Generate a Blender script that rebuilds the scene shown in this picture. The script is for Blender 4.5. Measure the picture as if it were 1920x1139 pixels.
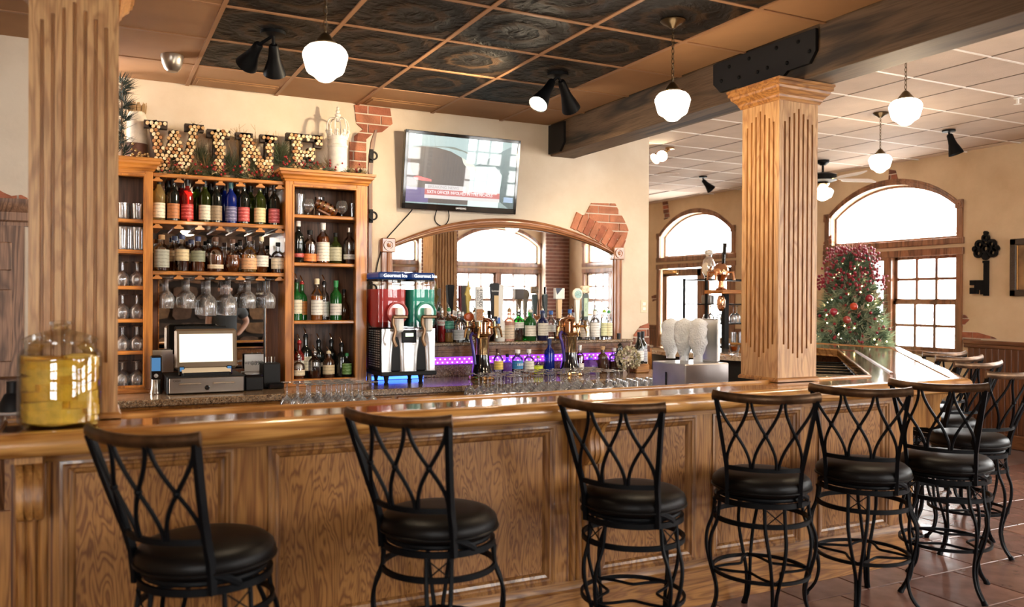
import bpy, bmesh, math, random
from mathutils import Vector, Matrix
PI = math.pi
sc = bpy.context.scene
col = sc.collection
for o in list(bpy.data.objects):
    bpy.data.objects.remove(o)

# ------------------------------------------------------------------ camera, world, exposure
H = 1.564                       # eye height
CE = 3.057                      # ceiling over the bar
CR = 3.254                      # ceiling of the dining room on the right
YB = 0.564                      # back wall
ZT = 1.116                      # bar top
ZC = 0.949                      # back counter
FPX = 1567.74                   # focal length in pixels of the 1920 px wide photograph
CAM = Vector((-0.607, -5.683, H))
yaw, pit, rol = 0.46832, -0.0039947, 0.0048836
fw = Vector((math.sin(yaw)*math.cos(pit), math.cos(yaw)*math.cos(pit), math.sin(pit)))
x0 = Vector((math.cos(yaw), -math.sin(yaw), 0)); u0 = x0.cross(fw)
rx = x0*math.cos(rol)+u0*math.sin(rol); ux = -x0*math.sin(rol)+u0*math.cos(rol)
cam = bpy.data.cameras.new('camera'); co = bpy.data.objects.new('camera', cam); col.objects.link(co)
cam.sensor_width = 36; cam.lens = FPX*36/1920; cam.clip_start = .05; cam.clip_end = 300
co.matrix_world = Matrix(((rx.x, ux.x, -fw.x, CAM.x), (rx.y, ux.y, -fw.y, CAM.y), (rx.z, ux.z, -fw.z, CAM.z), (0, 0, 0, 1)))
cam.dof.use_dof = True; cam.dof.focus_distance = 6.0; cam.dof.aperture_fstop = 2.0
sc.camera = co
w = bpy.data.worlds.new('sky'); sc.world = w; w.use_nodes = True
bg = w.node_tree.nodes['Background']
bg.inputs[0].default_value = (1.0, 0.975, 0.94, 1); bg.inputs[1].default_value = 11.0
sc.view_settings.view_transform = 'Standard'; sc.view_settings.look = 'None'
sc.view_settings.gamma = 1; sc.view_settings.use_curve_mapping = False
sc.view_settings.exposure = 1.34
cy = sc.cycles
cy.use_denoising = True; cy.max_bounces = 9; cy.diffuse_bounces = 4; cy.glossy_bounces = 5
cy.transmission_bounces = 6; cy.transparent_max_bounces = 24; cy.caustics_reflective = False; cy.caustics_refractive = False
cy.sample_clamp_indirect = 6; cy.blur_glossy = 0.5

def lamp(name, kind, loc, energy, color=(1, .82, .6), size=.05, to=None, spot=None, blend=.6):
    l = bpy.data.lights.new(name, kind); l.energy = energy; l.color = color
    if kind in ('POINT', 'SPOT'): l.shadow_soft_size = size
    if kind == 'SPOT': l.spot_size = spot; l.spot_blend = blend
    o = bpy.data.objects.new(name, l); col.objects.link(o); o.location = loc
    if to is not None: o.rotation_euler = (Vector(to)-Vector(loc)).to_track_quat('-Z', 'Y').to_euler()
    return o
def portal(x, y, z, sx, sz, d):
    l = bpy.data.lights.new('window_portal', 'AREA'); l.shape = 'RECTANGLE'; l.size = sx; l.size_y = sz
    l.cycles.is_portal = True
    o = bpy.data.objects.new('window_portal', l); col.objects.link(o); o.location = (x, y, z)
    o.rotation_euler = Vector(d).to_track_quat('-Z', 'Y').to_euler()
XR = 8.2; YF = -8.2             # right wall, wall behind the camera
WINS_F = [(-3.4, -1.55), (3.1, 4.95), (5.75, 7.6)]        # x ranges of the windows behind the camera, the first added to balance the light
WINS_R = [(0.52, 2.35), (4.25, 6.06), (-3.9, -2.05), (-7.4, -5.6)]  # y ranges of the windows in the right wall
for a, b in WINS_F: portal((a+b)/2, YF-.1, 1.9, b-a, 2.2, (0, 1, 0))
for a, b in WINS_R: portal(XR+.1, (a+b)/2, 1.9, b-a, 2.2, (-1, 0, 0))

# ------------------------------------------------------------------ placement: a photo pixel on a real plane -> metres
def ray(px, py):
    return rx*((px-960)/FPX) - ux*((py-569.5)/FPX) + fw
def AY(px, py, Y):
    d = ray(px, py); return CAM + d*((Y-CAM.y)/d.y)
def AX(px, py, X):
    d = ray(px, py); return CAM + d*((X-CAM.x)/d.x)
def AZ(px, py, Z):
    d = ray(px, py); return CAM + d*((Z-CAM.z)/d.z)
def AD(px, py, D):              # at distance D along the view axis
    return CAM + ray(px, py)*D

# ------------------------------------------------------------------ mesh helper
class M:
    def __init__(s): s.v = []; s.f = []; s.mi = []; s.cur = 0
    def add(s, vs, fs):
        n = len(s.v); s.v += [tuple(v) for v in vs]
        for f in fs: s.f.append(tuple(i+n for i in f)); s.mi.append(s.cur)
        return s
    def slot(s, i): s.cur = i; return s
    def box(s, a, b, bev=0):
        x0, y0, z0 = a; x1, y1, z1 = b
        if x0 > x1: x0, x1 = x1, x0
        if y0 > y1: y0, y1 = y1, y0
        if z0 > z1: z0, z1 = z1, z0
        if bev:
            e = min(bev, (x1-x0)*.45, (y1-y0)*.45, (z1-z0)*.45)
            vs = []
            for X, sx in ((x0, 1), (x1, -1)):
                for Y, sy in ((y0, 1), (y1, -1)):
                    for Z, sz in ((z0, 1), (z1, -1)):
                        vs += [(X, Y+e*sy, Z+e*sz), (X+e*sx, Y, Z+e*sz), (X+e*sx, Y+e*sy, Z)]
            bm = bmesh.new()
            for v in vs: bm.verts.new(v)
            bmesh.ops.convex_hull(bm, input=bm.verts[:])
            bmesh.ops.dissolve_limit(bm, angle_limit=.02, verts=bm.verts[:], edges=bm.edges[:])
            bm.verts.ensure_lookup_table()
            for i, v in enumerate(bm.verts): v.index = i
            s.add([v.co for v in bm.verts], [[v.index for v in f.verts] for f in bm.faces]); bm.free()
            return s
        return s.add([(x0, y0, z0), (x1, y0, z0), (x1, y1, z0), (x0, y1, z0), (x0, y0, z1), (x1, y0, z1), (x1, y1, z1), (x0, y1, z1)],
                     [(0, 3, 2, 1), (4, 5, 6, 7), (0, 1, 5, 4), (1, 2, 6, 5), (2, 3, 7, 6), (3, 0, 4, 7)])
    def prism(s, poly, lo, hi, ax='z'):
        n = len(poly)
        def P(a, b, c):
            return {'z': (a, b, c), 'y': (a, c, b), 'x': (c, a, b)}[ax]
        vs = [P(a, b, lo) for a, b in poly]+[P(a, b, hi) for a, b in poly]
        fs = [tuple(range(n))[::-1], tuple(range(n, 2*n))]+[(i, (i+1) % n, n+(i+1) % n, n+i) for i in range(n)]
        return s.add(vs, fs)
    def lathe(s, prof, seg=24, c=(0, 0, 0), a0=0, a1=2*PI, ax='z', cap=True):
        full = abs(a1-a0-2*PI) < 1e-6
        k = seg if full else seg+1
        vs = []
        for r, z in prof:
            for i in range(k):
                a = a0+(a1-a0)*i/seg; p = (r*math.cos(a), r*math.sin(a), z)
                if ax == 'y': p = (p[0], p[2], p[1])
                if ax == 'x': p = (p[2], p[0], p[1])
                vs.append((p[0]+c[0], p[1]+c[1], p[2]+c[2]))
        fs = []
        for j in range(len(prof)-1):
            for i in range(seg if full else seg):
                i2 = (i+1) % k
                fs.append((j*k+i, j*k+i2, (j+1)*k+i2, (j+1)*k+i))
        if cap and full:
            if prof[0][0] > 1e-5: fs.append(tuple(range(k))[::-1])
            if prof[-1][0] > 1e-5: fs.append(tuple(range((len(prof)-1)*k, len(prof)*k)))
        return s.add(vs, fs)
    def cyl(s, c, r, h, seg=16, ax='z', r2=None):
        return s.lathe([(r, 0), (r if r2 is None else r2, h)], seg, c, ax=ax)
    def ball(s, c, r, seg=10, rings=6, sz=1):
        return s.lathe([(max(r*math.sin(PI*i/rings), 1e-6), -r*sz*math.cos(PI*i/rings)) for i in range(rings+1)], seg, c, cap=False)
    def tube(s, pts, r, seg=8, closed=False, flat=None):
        pts = [Vector(p) for p in pts]; n = len(pts)
        rs = r if isinstance(r, (list, tuple)) else [r]*n
        prev = None; vs = []
        for i, p in enumerate(pts):
            if closed: t = pts[(i+1) % n]-pts[i-1]
            else: t = pts[min(i+1, n-1)]-pts[max(i-1, 0)]
            t.normalize()
            if prev is None:
                ref = Vector((0, 0, 1)) if abs(t.z) < .9 else Vector((0, 1, 0))
                a = t.cross(ref).normalized()
            else:
                a = (prev-t*prev.dot(t)).normalized()
            b = t.cross(a); prev = a
            for k in range(seg):
                g = 2*PI*(k+.5)/seg
                fa, fb = flat if flat else (1, 1)
                vs.append(p+a*(rs[i]*fa*math.cos(g))+b*(rs[i]*fb*math.sin(g)))
        fs = []
        for i in range(n if closed else n-1):
            j = (i+1) % n
            for k in range(seg):
                k2 = (k+1) % seg
                fs.append((i*seg+k, j*seg+k, j*seg+k2, i*seg+k2))
        if not closed:
            fs.append(tuple(range(seg))); fs.append(tuple(range((n-1)*seg, n*seg))[::-1])
        return s.add(vs, fs)
    def sweep(s, path, prof, closed=False):
        """prof (out, up) swept along a flat path (x, y, z); 'out' is to the right of travel, mitred"""
        n = len(path); k = len(prof); vs = []
        P = [Vector(p) for p in path]
        for i in range(n):
            d1 = (P[i]-P[i-1]) if (i or closed) else None
            d2 = (P[(i+1) % n]-P[i]) if (i < n-1 or closed) else None
            d1 = d1 or d2; d2 = d2 or d1
            n1 = Vector((d1.y, -d1.x, 0)).normalized(); n2 = Vector((d2.y, -d2.x, 0)).normalized()
            m = (n1+n2); m = m/max(m.dot(n1), .2)
            for a, b in prof: vs.append(P[i]+m*a+Vector((0, 0, b)))
        fs = []
        for i in range(n if closed else n-1):
            j = (i+1) % n
            for q in range(k):
                q2 = (q+1) % k
                fs.append((i*k+q, j*k+q, j*k+q2, i*k+q2))
        if not closed: fs += [tuple(range(k)), tuple(range((n-1)*k, n*k))[::-1]]
        return s.add(vs, fs)
    def mesh(s, mats, smooth=.6):
        me = bpy.data.meshes.new('m'); me.from_pydata(s.v, [], s.f)
        for m in (mats if isinstance(mats, (list, tuple)) else [mats]): me.materials.append(m)
        if max(s.mi or [0]): me.polygons.foreach_set('material_index', s.mi)
        bm = bmesh.new(); bm.from_mesh(me); bmesh.ops.recalc_face_normals(bm, faces=bm.faces[:]); bm.to_mesh(me); bm.free()
        if smooth:
            me.polygons.foreach_set('use_smooth', [True]*len(me.polygons)); me.set_sharp_from_angle(angle=smooth)
        me.update(); return me
    def build(s, name, mats, parent=None, world=False, smooth=.6):
        if world and parent is not None:
            L = parent.location; q = parent
            L = Vector(L)
            while q.parent is not None: q = q.parent; L = L+Vector(q.location)
            s.v = [(a-L.x, b-L.y, c-L.z) for a, b, c in s.v]
        return put(name, s.mesh(mats, smooth), parent)
def put(name, me, parent=None, loc=(0, 0, 0), rz=0):
    o = bpy.data.objects.new(name, me); col.objects.link(o)
    if parent is not None: o.parent = parent
    o.location = loc; o.rotation_euler = (0, 0, rz); return o
def thing(name, loc, label, cat, group=None, rz=0):
    o = bpy.data.objects.new(name, None); col.objects.link(o); o.empty_display_size = .1
    o.location = loc; o.rotation_euler = (0, 0, rz)
    return tag(o, label, cat, group)
def tag(o, label=None, cat=None, group=None, kind=None):
    if label: o['label'] = label
    if cat: o['category'] = cat
    if group: o['group'] = group
    if kind: o['kind'] = kind
    return o
def struct(o, label=None):
    o['kind'] = 'structure'
    if label: o['label'] = label
    return o
def stuff(o): o['kind'] = 'stuff'; return o
KIDS = {}
def dup(root, loc=None, rz=None, label=None, group=None, parent=None):
    r = root.copy(); col.objects.link(r)
    if parent is not None: r.parent = parent
    if loc is not None: r.location = loc
    if rz is not None: r.rotation_euler = (0, 0, rz)
    if label: r['label'] = label
    if group: r['group'] = group
    for ch in root.children: dup(ch, parent=r)
    return r
_txt = {}
def text(s, size, mat_, parent, loc, rot, ext=.0008, name='lettering', align='CENTER', sx=1):
    c = bpy.data.curves.new('lettering', 'FONT'); c.body = s; c.size = size; c.extrude = ext; c.align_x = align; c.align_y = 'CENTER'
    c.materials.append(mat_); c.resolution_u = 2
    o = bpy.data.objects.new(name, c); col.objects.link(o); o.parent = parent; o.location = loc; o.rotation_euler = rot
    o.scale = (sx, 1, 1); return o
FR = (PI/2, 0, 0)              # text that faces the guests (-Y)
ORD = 'first second third fourth fifth sixth seventh eighth ninth tenth eleventh twelfth thirteenth fourteenth fifteenth sixteenth'.split()

# ------------------------------------------------------------------ materials
MT = {}
def base(name):
    m = bpy.data.materials.new(name); m.use_nodes = True; MT[name] = m
    return m, m.node_tree.nodes, m.node_tree.links, m.node_tree.nodes['Principled BSDF']
def P(name, c, rough=.5, metal=0, emit=0, coat=0, alpha=1, spec=.5, trans=0, ecol=None, bump=0, bscale=60, vary=0, vscale=6):
    if name in MT: return MT[name]
    m, N, L, b = base(name)
    b.inputs['Base Color'].default_value = (*c, 1); b.inputs['Roughness'].default_value = rough
    b.inputs['Metallic'].default_value = metal; b.inputs['Coat Weight'].default_value = coat
    b.inputs['Coat Roughness'].default_value = .05; b.inputs['Specular IOR Level'].default_value = spec
    b.inputs['Transmission Weight'].default_value = trans
    if emit:
        b.inputs['Emission Color'].default_value = (*(ecol or c), 1); b.inputs['Emission Strength'].default_value = emit
    if vary or bump:
        tc = N.new('ShaderNodeTexCoord'); n = N.new('ShaderNodeTexNoise'); n.inputs['Scale'].default_value = vscale; n.inputs['Detail'].default_value = 5
        L.new(tc.outputs['Object'], n.inputs['Vector'])
        if vary:
            r = N.new('ShaderNodeValToRGB'); L.new(n.outputs['Fac'], r.inputs[0])
            r.color_ramp.elements[0].position = .3; r.color_ramp.elements[1].position = .7
            r.color_ramp.elements[0].color = (*[x*(1-vary) for x in c], 1); r.color_ramp.elements[1].color = (*[min(1, x*(1+vary)) for x in c], 1)
            L.new(r.outputs[0], b.inputs['Base Color'])
        if bump:
            n2 = N.new('ShaderNodeTexNoise'); n2.inputs['Scale'].default_value = bscale; n2.inputs['Detail'].default_value = 4
            L.new(tc.outputs['Object'], n2.inputs['Vector'])
            bu = N.new('ShaderNodeBump'); bu.inputs['Strength'].default_value = bump; bu.inputs['Distance'].default_value = .01
            L.new(n2.outputs['Fac'], bu.inputs['Height']); L.new(bu.outputs[0], b.inputs['Normal'])
    return m
def wood(name, c0, c1, ax='Z', k=5, rough=.35, coat=0, scale=1.0, pores=.35, stretch=.13):
    """oak: contour lines of a stretched noise give cathedral grain, fine pores on top"""
    if name in MT: return MT[name]
    m, N, L, b = base(name)
    tc = N.new('ShaderNodeTexCoord'); mp = N.new('ShaderNodeMapping'); L.new(tc.outputs['Object'], mp.inputs[0])
    s = [scale*6.0]*3; s['XYZ'.index(ax)] *= stretch; mp.inputs['Scale'].default_value = s
    n = N.new('ShaderNodeTexNoise'); n.inputs['Scale'].default_value = 1; n.inputs['Detail'].default_value = 3; n.inputs['Distortion'].default_value = .6
    L.new(mp.outputs[0], n.inputs['Vector'])
    mu = N.new('ShaderNodeMath'); mu.operation = 'MULTIPLY'; mu.inputs[1].default_value = k*2.2; L.new(n.outputs['Fac'], mu.inputs[0])
    pp = N.new('ShaderNodeMath'); pp.operation = 'PINGPONG'; pp.inputs[1].default_value = .5; L.new(mu.outputs[0], pp.inputs[0])
    r = N.new('ShaderNodeValToRGB'); L.new(pp.outputs[0], r.inputs[0])
    e = r.color_ramp.elements; e[0].position = .03; e[1].position = .34
    e[0].color = (*c0, 1); e[1].color = (*c1, 1)
    mp2 = N.new('ShaderNodeMapping'); s2 = [170.*scale]*3; s2['XYZ'.index(ax)] = 5; mp2.inputs['Scale'].default_value = s2
    L.new(tc.outputs['Object'], mp2.inputs[0])
    n2 = N.new('ShaderNodeTexNoise'); n2.inputs['Scale'].default_value = 1; n2.inputs['Detail'].default_value = 2; L.new(mp2.outputs[0], n2.inputs['Vector'])
    r2 = N.new('ShaderNodeValToRGB'); L.new(n2.outputs['Fac'], r2.inputs[0])
    r2.color_ramp.elements[0].position = .36; r2.color_ramp.elements[1].position = .55
    q = 1-pores; r2.color_ramp.elements[0].color = (q, q*.95, q*.9, 1)
    mx = N.new('ShaderNodeMix'); mx.data_type = 'RGBA'; mx.blend_type = 'MULTIPLY'; mx.inputs[0].default_value = 1
    L.new(r.outputs[0], mx.inputs[6]); L.new(r2.outputs[0], mx.inputs[7])
    L.new(mx.outputs[2], b.inputs['Base Color']); b.inputs['Roughness'].default_value = rough
    b.inputs['Coat Weight'].default_value = coat; b.inputs['Coat Roughness'].default_value = .06
    bu = N.new('ShaderNodeBump'); bu.inputs['Strength'].default_value = .12; bu.inputs['Distance'].default_value = .002
    L.new(n2.outputs['Fac'], bu.inputs['Height']); L.new(bu.outputs[0], b.inputs['Normal'])
    return m
def speckle(name, cols, scale=120, rough=.2, coat=.4):
    if name in MT: return MT[name]
    m, N, L, b = base(name)
    tc = N.new('ShaderNodeTexCoord'); v = N.new('ShaderNodeTexVoronoi'); v.inputs['Scale'].default_value = scale
    n = N.new('ShaderNodeTexNoise'); n.inputs['Scale'].default_value = scale*.35; n.inputs['Detail'].default_value = 6
    L.new(tc.outputs['Object'], v.inputs['Vector']); L.new(tc.outputs['Object'], n.inputs['Vector'])
    a = N.new('ShaderNodeMath'); a.operation = 'ADD'; L.new(v.outputs['Color'], a.inputs[0]); L.new(n.outputs['Fac'], a.inputs[1])
    h = N.new('ShaderNodeMath'); h.operation = 'MULTIPLY'; h.inputs[1].default_value = .5; L.new(a.outputs[0], h.inputs[0])
    r = N.new('ShaderNodeValToRGB'); L.new(h.outputs[0], r.inputs[0])
    while len(r.color_ramp.elements) < len(cols): r.color_ramp.elements.new(.5)
    for i, c in enumerate(cols): r.color_ramp.elements[i].position = .25+.5*i/(len(cols)-1); r.color_ramp.elements[i].color = (*c, 1)
    L.new(r.outputs[0], b.inputs['Base Color']); b.inputs['Roughness'].default_value = rough; b.inputs['Coat Weight'].default_value = coat
    return m
def plaster(name, c, d, rough=.85):
    if name in MT: return MT[name]
    m, N, L, b = base(name)
    tc = N.new('ShaderNodeTexCoord')
    n = N.new('ShaderNodeTexNoise'); n.inputs['Scale'].default_value = 1.5; n.inputs['Detail'].default_value = 7; n.inputs['Roughness'].default_value = .6
    L.new(tc.outputs['Object'], n.inputs['Vector'])
    r = N.new('ShaderNodeValToRGB'); L.new(n.outputs['Fac'], r.inputs[0]); r.color_ramp.elements[0].position = .34; r.color_ramp.elements[1].position = .62
    r.color_ramp.elements[0].color = (*d, 1); r.color_ramp.elements[1].color = (*c, 1)
    L.new(r.outputs[0], b.inputs['Base Color']); b.inputs['Roughness'].default_value = rough; b.inputs['Specular IOR Level'].default_value = .2
    n2 = N.new('ShaderNodeTexNoise'); n2.inputs['Scale'].default_value = 9; n2.inputs['Detail'].default_value = 8; L.new(tc.outputs['Object'], n2.inputs['Vector'])
    bu = N.new('ShaderNodeBump'); bu.inputs['Strength'].default_value = .25; bu.inputs['Distance'].default_value = .02
    L.new(n2.outputs['Fac'], bu.inputs['Height']); L.new(bu.outputs[0], b.inputs['Normal'])
    return m
def glass(name, tint=(1, 1, 1), refl=1.0, rough=.0, glint=0):
    """thin clear glass: what is behind shows through, the surface reflects by angle"""
    if name in MT: return MT[name]
    m = bpy.data.materials.new(name); m.use_nodes = True; MT[name] = m
    N = m.node_tree.nodes; L = m.node_tree.links; N.clear()
    out = N.new('ShaderNodeOutputMaterial'); t = N.new('ShaderNodeBsdfTransparent'); g = N.new('ShaderNodeBsdfGlossy')
    t.inputs[0].default_value = (*tint, 1); g.inputs['Roughness'].default_value = rough
    lw = N.new('ShaderNodeLayerWeight'); lw.inputs[0].default_value = .35
    mu = N.new('ShaderNodeMath'); mu.operation = 'MULTIPLY_ADD'; mu.inputs[1].default_value = refl*.7; mu.inputs[2].default_value = .06*refl
    L.new(lw.outputs['Fresnel'], mu.inputs[0])
    mx = N.new('ShaderNodeMixShader'); L.new(mu.outputs[0], mx.inputs[0]); L.new(t.outputs[0], mx.inputs[1]); L.new(g.outputs[0], mx.inputs[2])
    if glint:                     # highlights painted in as a diffuse white film on bar glasses
        df = N.new('ShaderNodeBsdfDiffuse'); df.inputs[0].default_value = (.9, .9, .92, 1); m2 = N.new('ShaderNodeMixShader'); m2.inputs[0].default_value = glint
        L.new(mx.outputs[0], m2.inputs[1]); L.new(df.outputs[0], m2.inputs[2]); mx = m2
    L.new(mx.outputs[0], out.inputs[0]); return m
def liquid(name, c, see=.45, rough=.05):
    """coloured drink: partly see-through body with a wet surface"""
    if name in MT: return MT[name]
    m, N, L, b = base(name)
    b.inputs['Base Color'].default_value = (*c, 1); b.inputs['Roughness'].default_value = rough
    t = N.new('ShaderNodeBsdfTransparent'); k = max(c); t.inputs[0].default_value = (*[min(1, x/k*.9+.02) for x in c], 1)
    mx = N.new('ShaderNodeMixShader'); mx.inputs[0].default_value = see
    L.new(b.outputs[0], mx.inputs[1]); L.new(t.outputs[0], mx.inputs[2]); L.new(mx.outputs[0], N['Material Output'].inputs[0]); return m

OAK = wood('oak_upright', (.24, .092, .024), (.43, .195, .052), 'Z', k=4, scale=1.5)
OAKX = wood('oak_along', (.25, .098, .026), (.45, .205, .055), 'X', k=4, scale=1.5)
OAKY = wood('oak_deep', (.31, .13, .038), (.56, .28, .09), 'Y', k=4, scale=1.5)
OAKP = wood('oak_panel', (.19, .072, .020), (.40, .180, .050), 'Z', k=8, scale=1.75, stretch=.2, rough=.38, pores=.25)
OAKTOP = wood('oak_bar_top', (.17, .062, .015), (.30, .122, .032), 'X', k=3, rough=.12, coat=1.0, pores=.15)
OAKTOPD = wood('oak_bar_top_side', (.17, .062, .015), (.30, .122, .032), 'Y', k=3, rough=.12, coat=1.0, pores=.15)
OAKNOSE = wood('oak_nosing', (.32, .13, .03), (.60, .30, .085), 'X', k=3, rough=.25, coat=.5, pores=.2)
CAB = wood('cabinet_oak', (.33, .115, .018), (.57, .225, .040), 'Z', k=3, rough=.35, coat=.2, pores=.2)
CABX = wood('cabinet_oak_along', (.33, .115, .018), (.57, .225, .040), 'X', k=3, rough=.35, coat=.2, pores=.2)
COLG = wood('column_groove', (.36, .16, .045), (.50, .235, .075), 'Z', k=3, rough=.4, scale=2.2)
OAKM = wood('oak_moulding', (.17, .066, .02), (.36, .165, .05), 'Z', k=3, rough=.35, coat=.2, scale=1.5)
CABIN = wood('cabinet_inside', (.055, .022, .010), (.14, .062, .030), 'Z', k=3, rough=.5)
WALNUT = wood('brown_wood', (.10, .032, .012), (.20, .075, .03), 'Z', k=2, rough=.4, coat=.2)
WALNUTX = wood('brown_wood_along', (.11, .036, .014), (.215, .085, .034), 'Y', k=2, rough=.4, coat=.2)
FRAMEW = wood('arch_frame_wood', (.24, .09, .035), (.40, .175, .075), 'X', k=2, rough=.3, coat=.4, pores=.15)
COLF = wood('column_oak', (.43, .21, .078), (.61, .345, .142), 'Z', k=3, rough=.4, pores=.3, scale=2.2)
DOORW = wood('old_door_oak', (.12, .06, .035), (.28, .15, .09), 'Z', k=6, rough=.5)
GRAYW = wood('weathered_beam', (.022, .014, .008), (.125, .075, .040), 'Y', k=1.3, rough=.65, stretch=.13, scale=.9)
BRZ = P('bronzed_rail', (.10, .052, .024), .36, .75, vary=.6, vscale=14)
BLK = P('black_iron', (.0030, .0034, .0045), .5, 0, spec=.14)
BLKM = P('matt_black', (.006, .006, .007), .55, spec=.3)
BLKG = P('gloss_black', (.006, .006, .007), .08, coat=.6)
LEATH = P('dark_leather', (.0045, .0034, .003), .42, bump=.08, bscale=160, spec=.2)
STEEL = P('stainless', (.72, .69, .65), .3, 1, vary=.08)
CHROME = P('chrome', (.85, .85, .86), .06, 1)
BRASS = P('brass', (.60, .40, .20), .16, 1)
COPPER = P('copper', (.62, .33, .19), .12, 1)
WHITE = P('white_paint', (.82, .80, .76), .5)
PAPER = P('paper', (.85, .83, .80), .7)
CREAM = P('cream_label', (.72, .62, .44), .6, vary=.1, vscale=60)
PLAS = plaster('plaster_cream', (.76, .66, .535), (.66, .545, .415))
PLASR = plaster('plaster_tan', (.66, .50, .335), (.54, .385, .24))
PLASG = plaster('plaster_grey', (.62, .54, .45), (.50, .42, .34))
GRAN = speckle('granite', [(.03, .02, .015), (.16, .09, .05), (.33, .22, .13), (.10, .07, .05), (.48, .38, .27)], 140)
GL = glass('clear_glass'); GLR = glass('stemware_glass', (.985, .99, 1), 1.25, .03); GLF = glass('bar_glassware', (.985, .99, 1), 1.35, .04, .05); GLH = glass('glinting_glassware', (.985, .99, 1), 1.7, .02, .11); PANE = glass('window_pane', (.97, .99, 1), .5)
MIRROR = P('mirror', (.86, .86, .86), .01, 1)
BRICK = P('brick_red', (.33, .105, .055), .8, bump=.5, bscale=70, vary=.35, vscale=9)
BRICK2 = P('brick_orange', (.42, .16, .085), .8, bump=.5, bscale=70, vary=.3, vscale=9)
BRICKD = P('brick_brown', (.17, .065, .04), .85, bump=.5, bscale=70, vary=.35, vscale=9)
MORT = P('mortar', (.64, .54, .44), .9, bump=.4)
GLOBE = P('milk_glass_lit', (1, .93, .82), .3, emit=6, ecol=(1, .87, .70))
BULB = P('lit_bulb', (1, .9, .75), .3, emit=30, ecol=(1, .82, .58))
# ================================================================== THE SETTING
# ---- floor: slab with mortar joints, tiles laid in half bond
fl = M().box((-4.3, YF-.2, -.12), (XR+.15, 7.2, -.006)).build('floor', P('floor_slab', (.13, .07, .05), .8, vary=.3, vscale=3, bump=.1)); struct(fl)
TILE = [P('quarry_tile_%s' % n, c, .26, coat=.12, vary=.28, vscale=7, bump=.1, bscale=12) for n, c in (('red', (.225, .115, .085)), ('brown', (.19, .10, .078)), ('rust', (.26, .135, .095)))]
tw = .4545; random.seed(5)
tms = [M().box((-tw/2+.004, -tw/2+.004, -.008), (tw/2-.004, tw/2-.004, 0), .003).mesh(t) for t in TILE]
for j in range(-3, 11):
    for i in range(-3, 13):
        x = 1.6+i*tw+(tw/2 if j % 2 else 0); y = -4.0+j*tw-.095
        if x > 8.0 or x < 1.0: continue
        put('floor_tile', random.choice(tms), fl, (x, y, random.uniform(-.001, .0005)), random.uniform(-.004, .004))
# ---- ceiling over the bar
T = .6096
cl = M().box((-4.3, YF-.2, CE+.014), (2.92, YB+.3, CE+.06)).build('ceiling', P('ceiling_board_tan', (.36, .20, .11), .8)); struct(cl, 'tan tile ceiling with a field of dark embossed tiles over the bar')
TAN = P('ceiling_tile_tan', (.33, .17, .075), .75, vary=.06, bump=.15, bscale=220)
def tin():
    m, N, L, b = base('embossed_tin')
    tc = N.new('ShaderNodeTexCoord'); ln = N.new('ShaderNodeVectorMath'); ln.operation = 'LENGTH'; L.new(tc.outputs['Object'], ln.inputs[0])
    n = N.new('ShaderNodeTexNoise'); n.inputs['Scale'].default_value = 7; n.inputs['Detail'].default_value = 6; n.inputs['Distortion'].default_value = 2.2; L.new(tc.outputs['Object'], n.inputs['Vector'])
    a = N.new('ShaderNodeMath'); a.operation = 'MULTIPLY_ADD'; a.inputs[1].default_value = 34; L.new(ln.outputs['Value'], a.inputs[0])
    nm = N.new('ShaderNodeMath'); nm.operation = 'MULTIPLY'; nm.inputs[1].default_value = 6; L.new(n.outputs['Fac'], nm.inputs[0]); L.new(nm.outputs[0], a.inputs[2])
    s = N.new('ShaderNodeMath'); s.operation = 'SINE'; L.new(a.outputs[0], s.inputs[0])
    bu = N.new('ShaderNodeBump'); bu.inputs['Strength'].default_value = .4; bu.inputs['Distance'].default_value = .02
    L.new(s.outputs[0], bu.inputs['Height']); L.new(bu.outputs[0], b.inputs['Normal'])
    r = N.new('ShaderNodeValToRGB'); r.color_ramp.elements[0].position = .45; r.color_ramp.elements[1].position = .95
    r.color_ramp.elements[0].color = (.006, .0045, .0035, 1); r.color_ramp.elements[1].color = (.034, .018, .008, 1)
    L.new(s.outputs[0], r.inputs[0]); L.new(r.outputs[0], b.inputs['Base Color']); b.inputs['Roughness'].default_value = .5; b.inputs['Specular IOR Level'].default_value = .16
    return m
TIN = tin()
def tile_mesh(x, y, m): return M().box((-x/2, -y/2, 0), (x/2, y/2, .012), .003).mesh(m)
tt = tile_mesh(T-.02, T-.02, TAN); td = tile_mesh(T-.02, T-.02, TIN)
tb = tile_mesh(T-.02, YB-.03, TAN); tr = tile_mesh(2.90-4*T-.02, T-.02, TAN); trb = tile_mesh(2.90-4*T-.02, YB-.03, TAN)
for j in range(-1, 7):
    for i in range(-3, 5):
        cx = i*T+T/2; yy = -j*T-T/2
        if j == -1: yy = YB/2
        m_ = (trb if j < 0 else tr) if i == 4 else tb if j < 0 else td if i >= 0 else tt
        if i == 4: cx = (4*T+2.90)/2
        put('ceiling_tile', m_, cl, (cx, yy, CE))
TBAR = P('ceiling_grid_bronze', (.30, .15, .07), .5)
gx = M().box((-.012, -6, -.006), (.012, YB, .01)).mesh(TBAR)
for i in range(-2, 5): put('grid_bar', gx, cl, (i*T, 0, CE))
gy = M().box((-1.9, -.012, -.005), (2.90, .012, .01)).mesh(TBAR)
for j in range(0, 8): put('grid_bar', gy, cl, (0, -j*T, CE))
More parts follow.
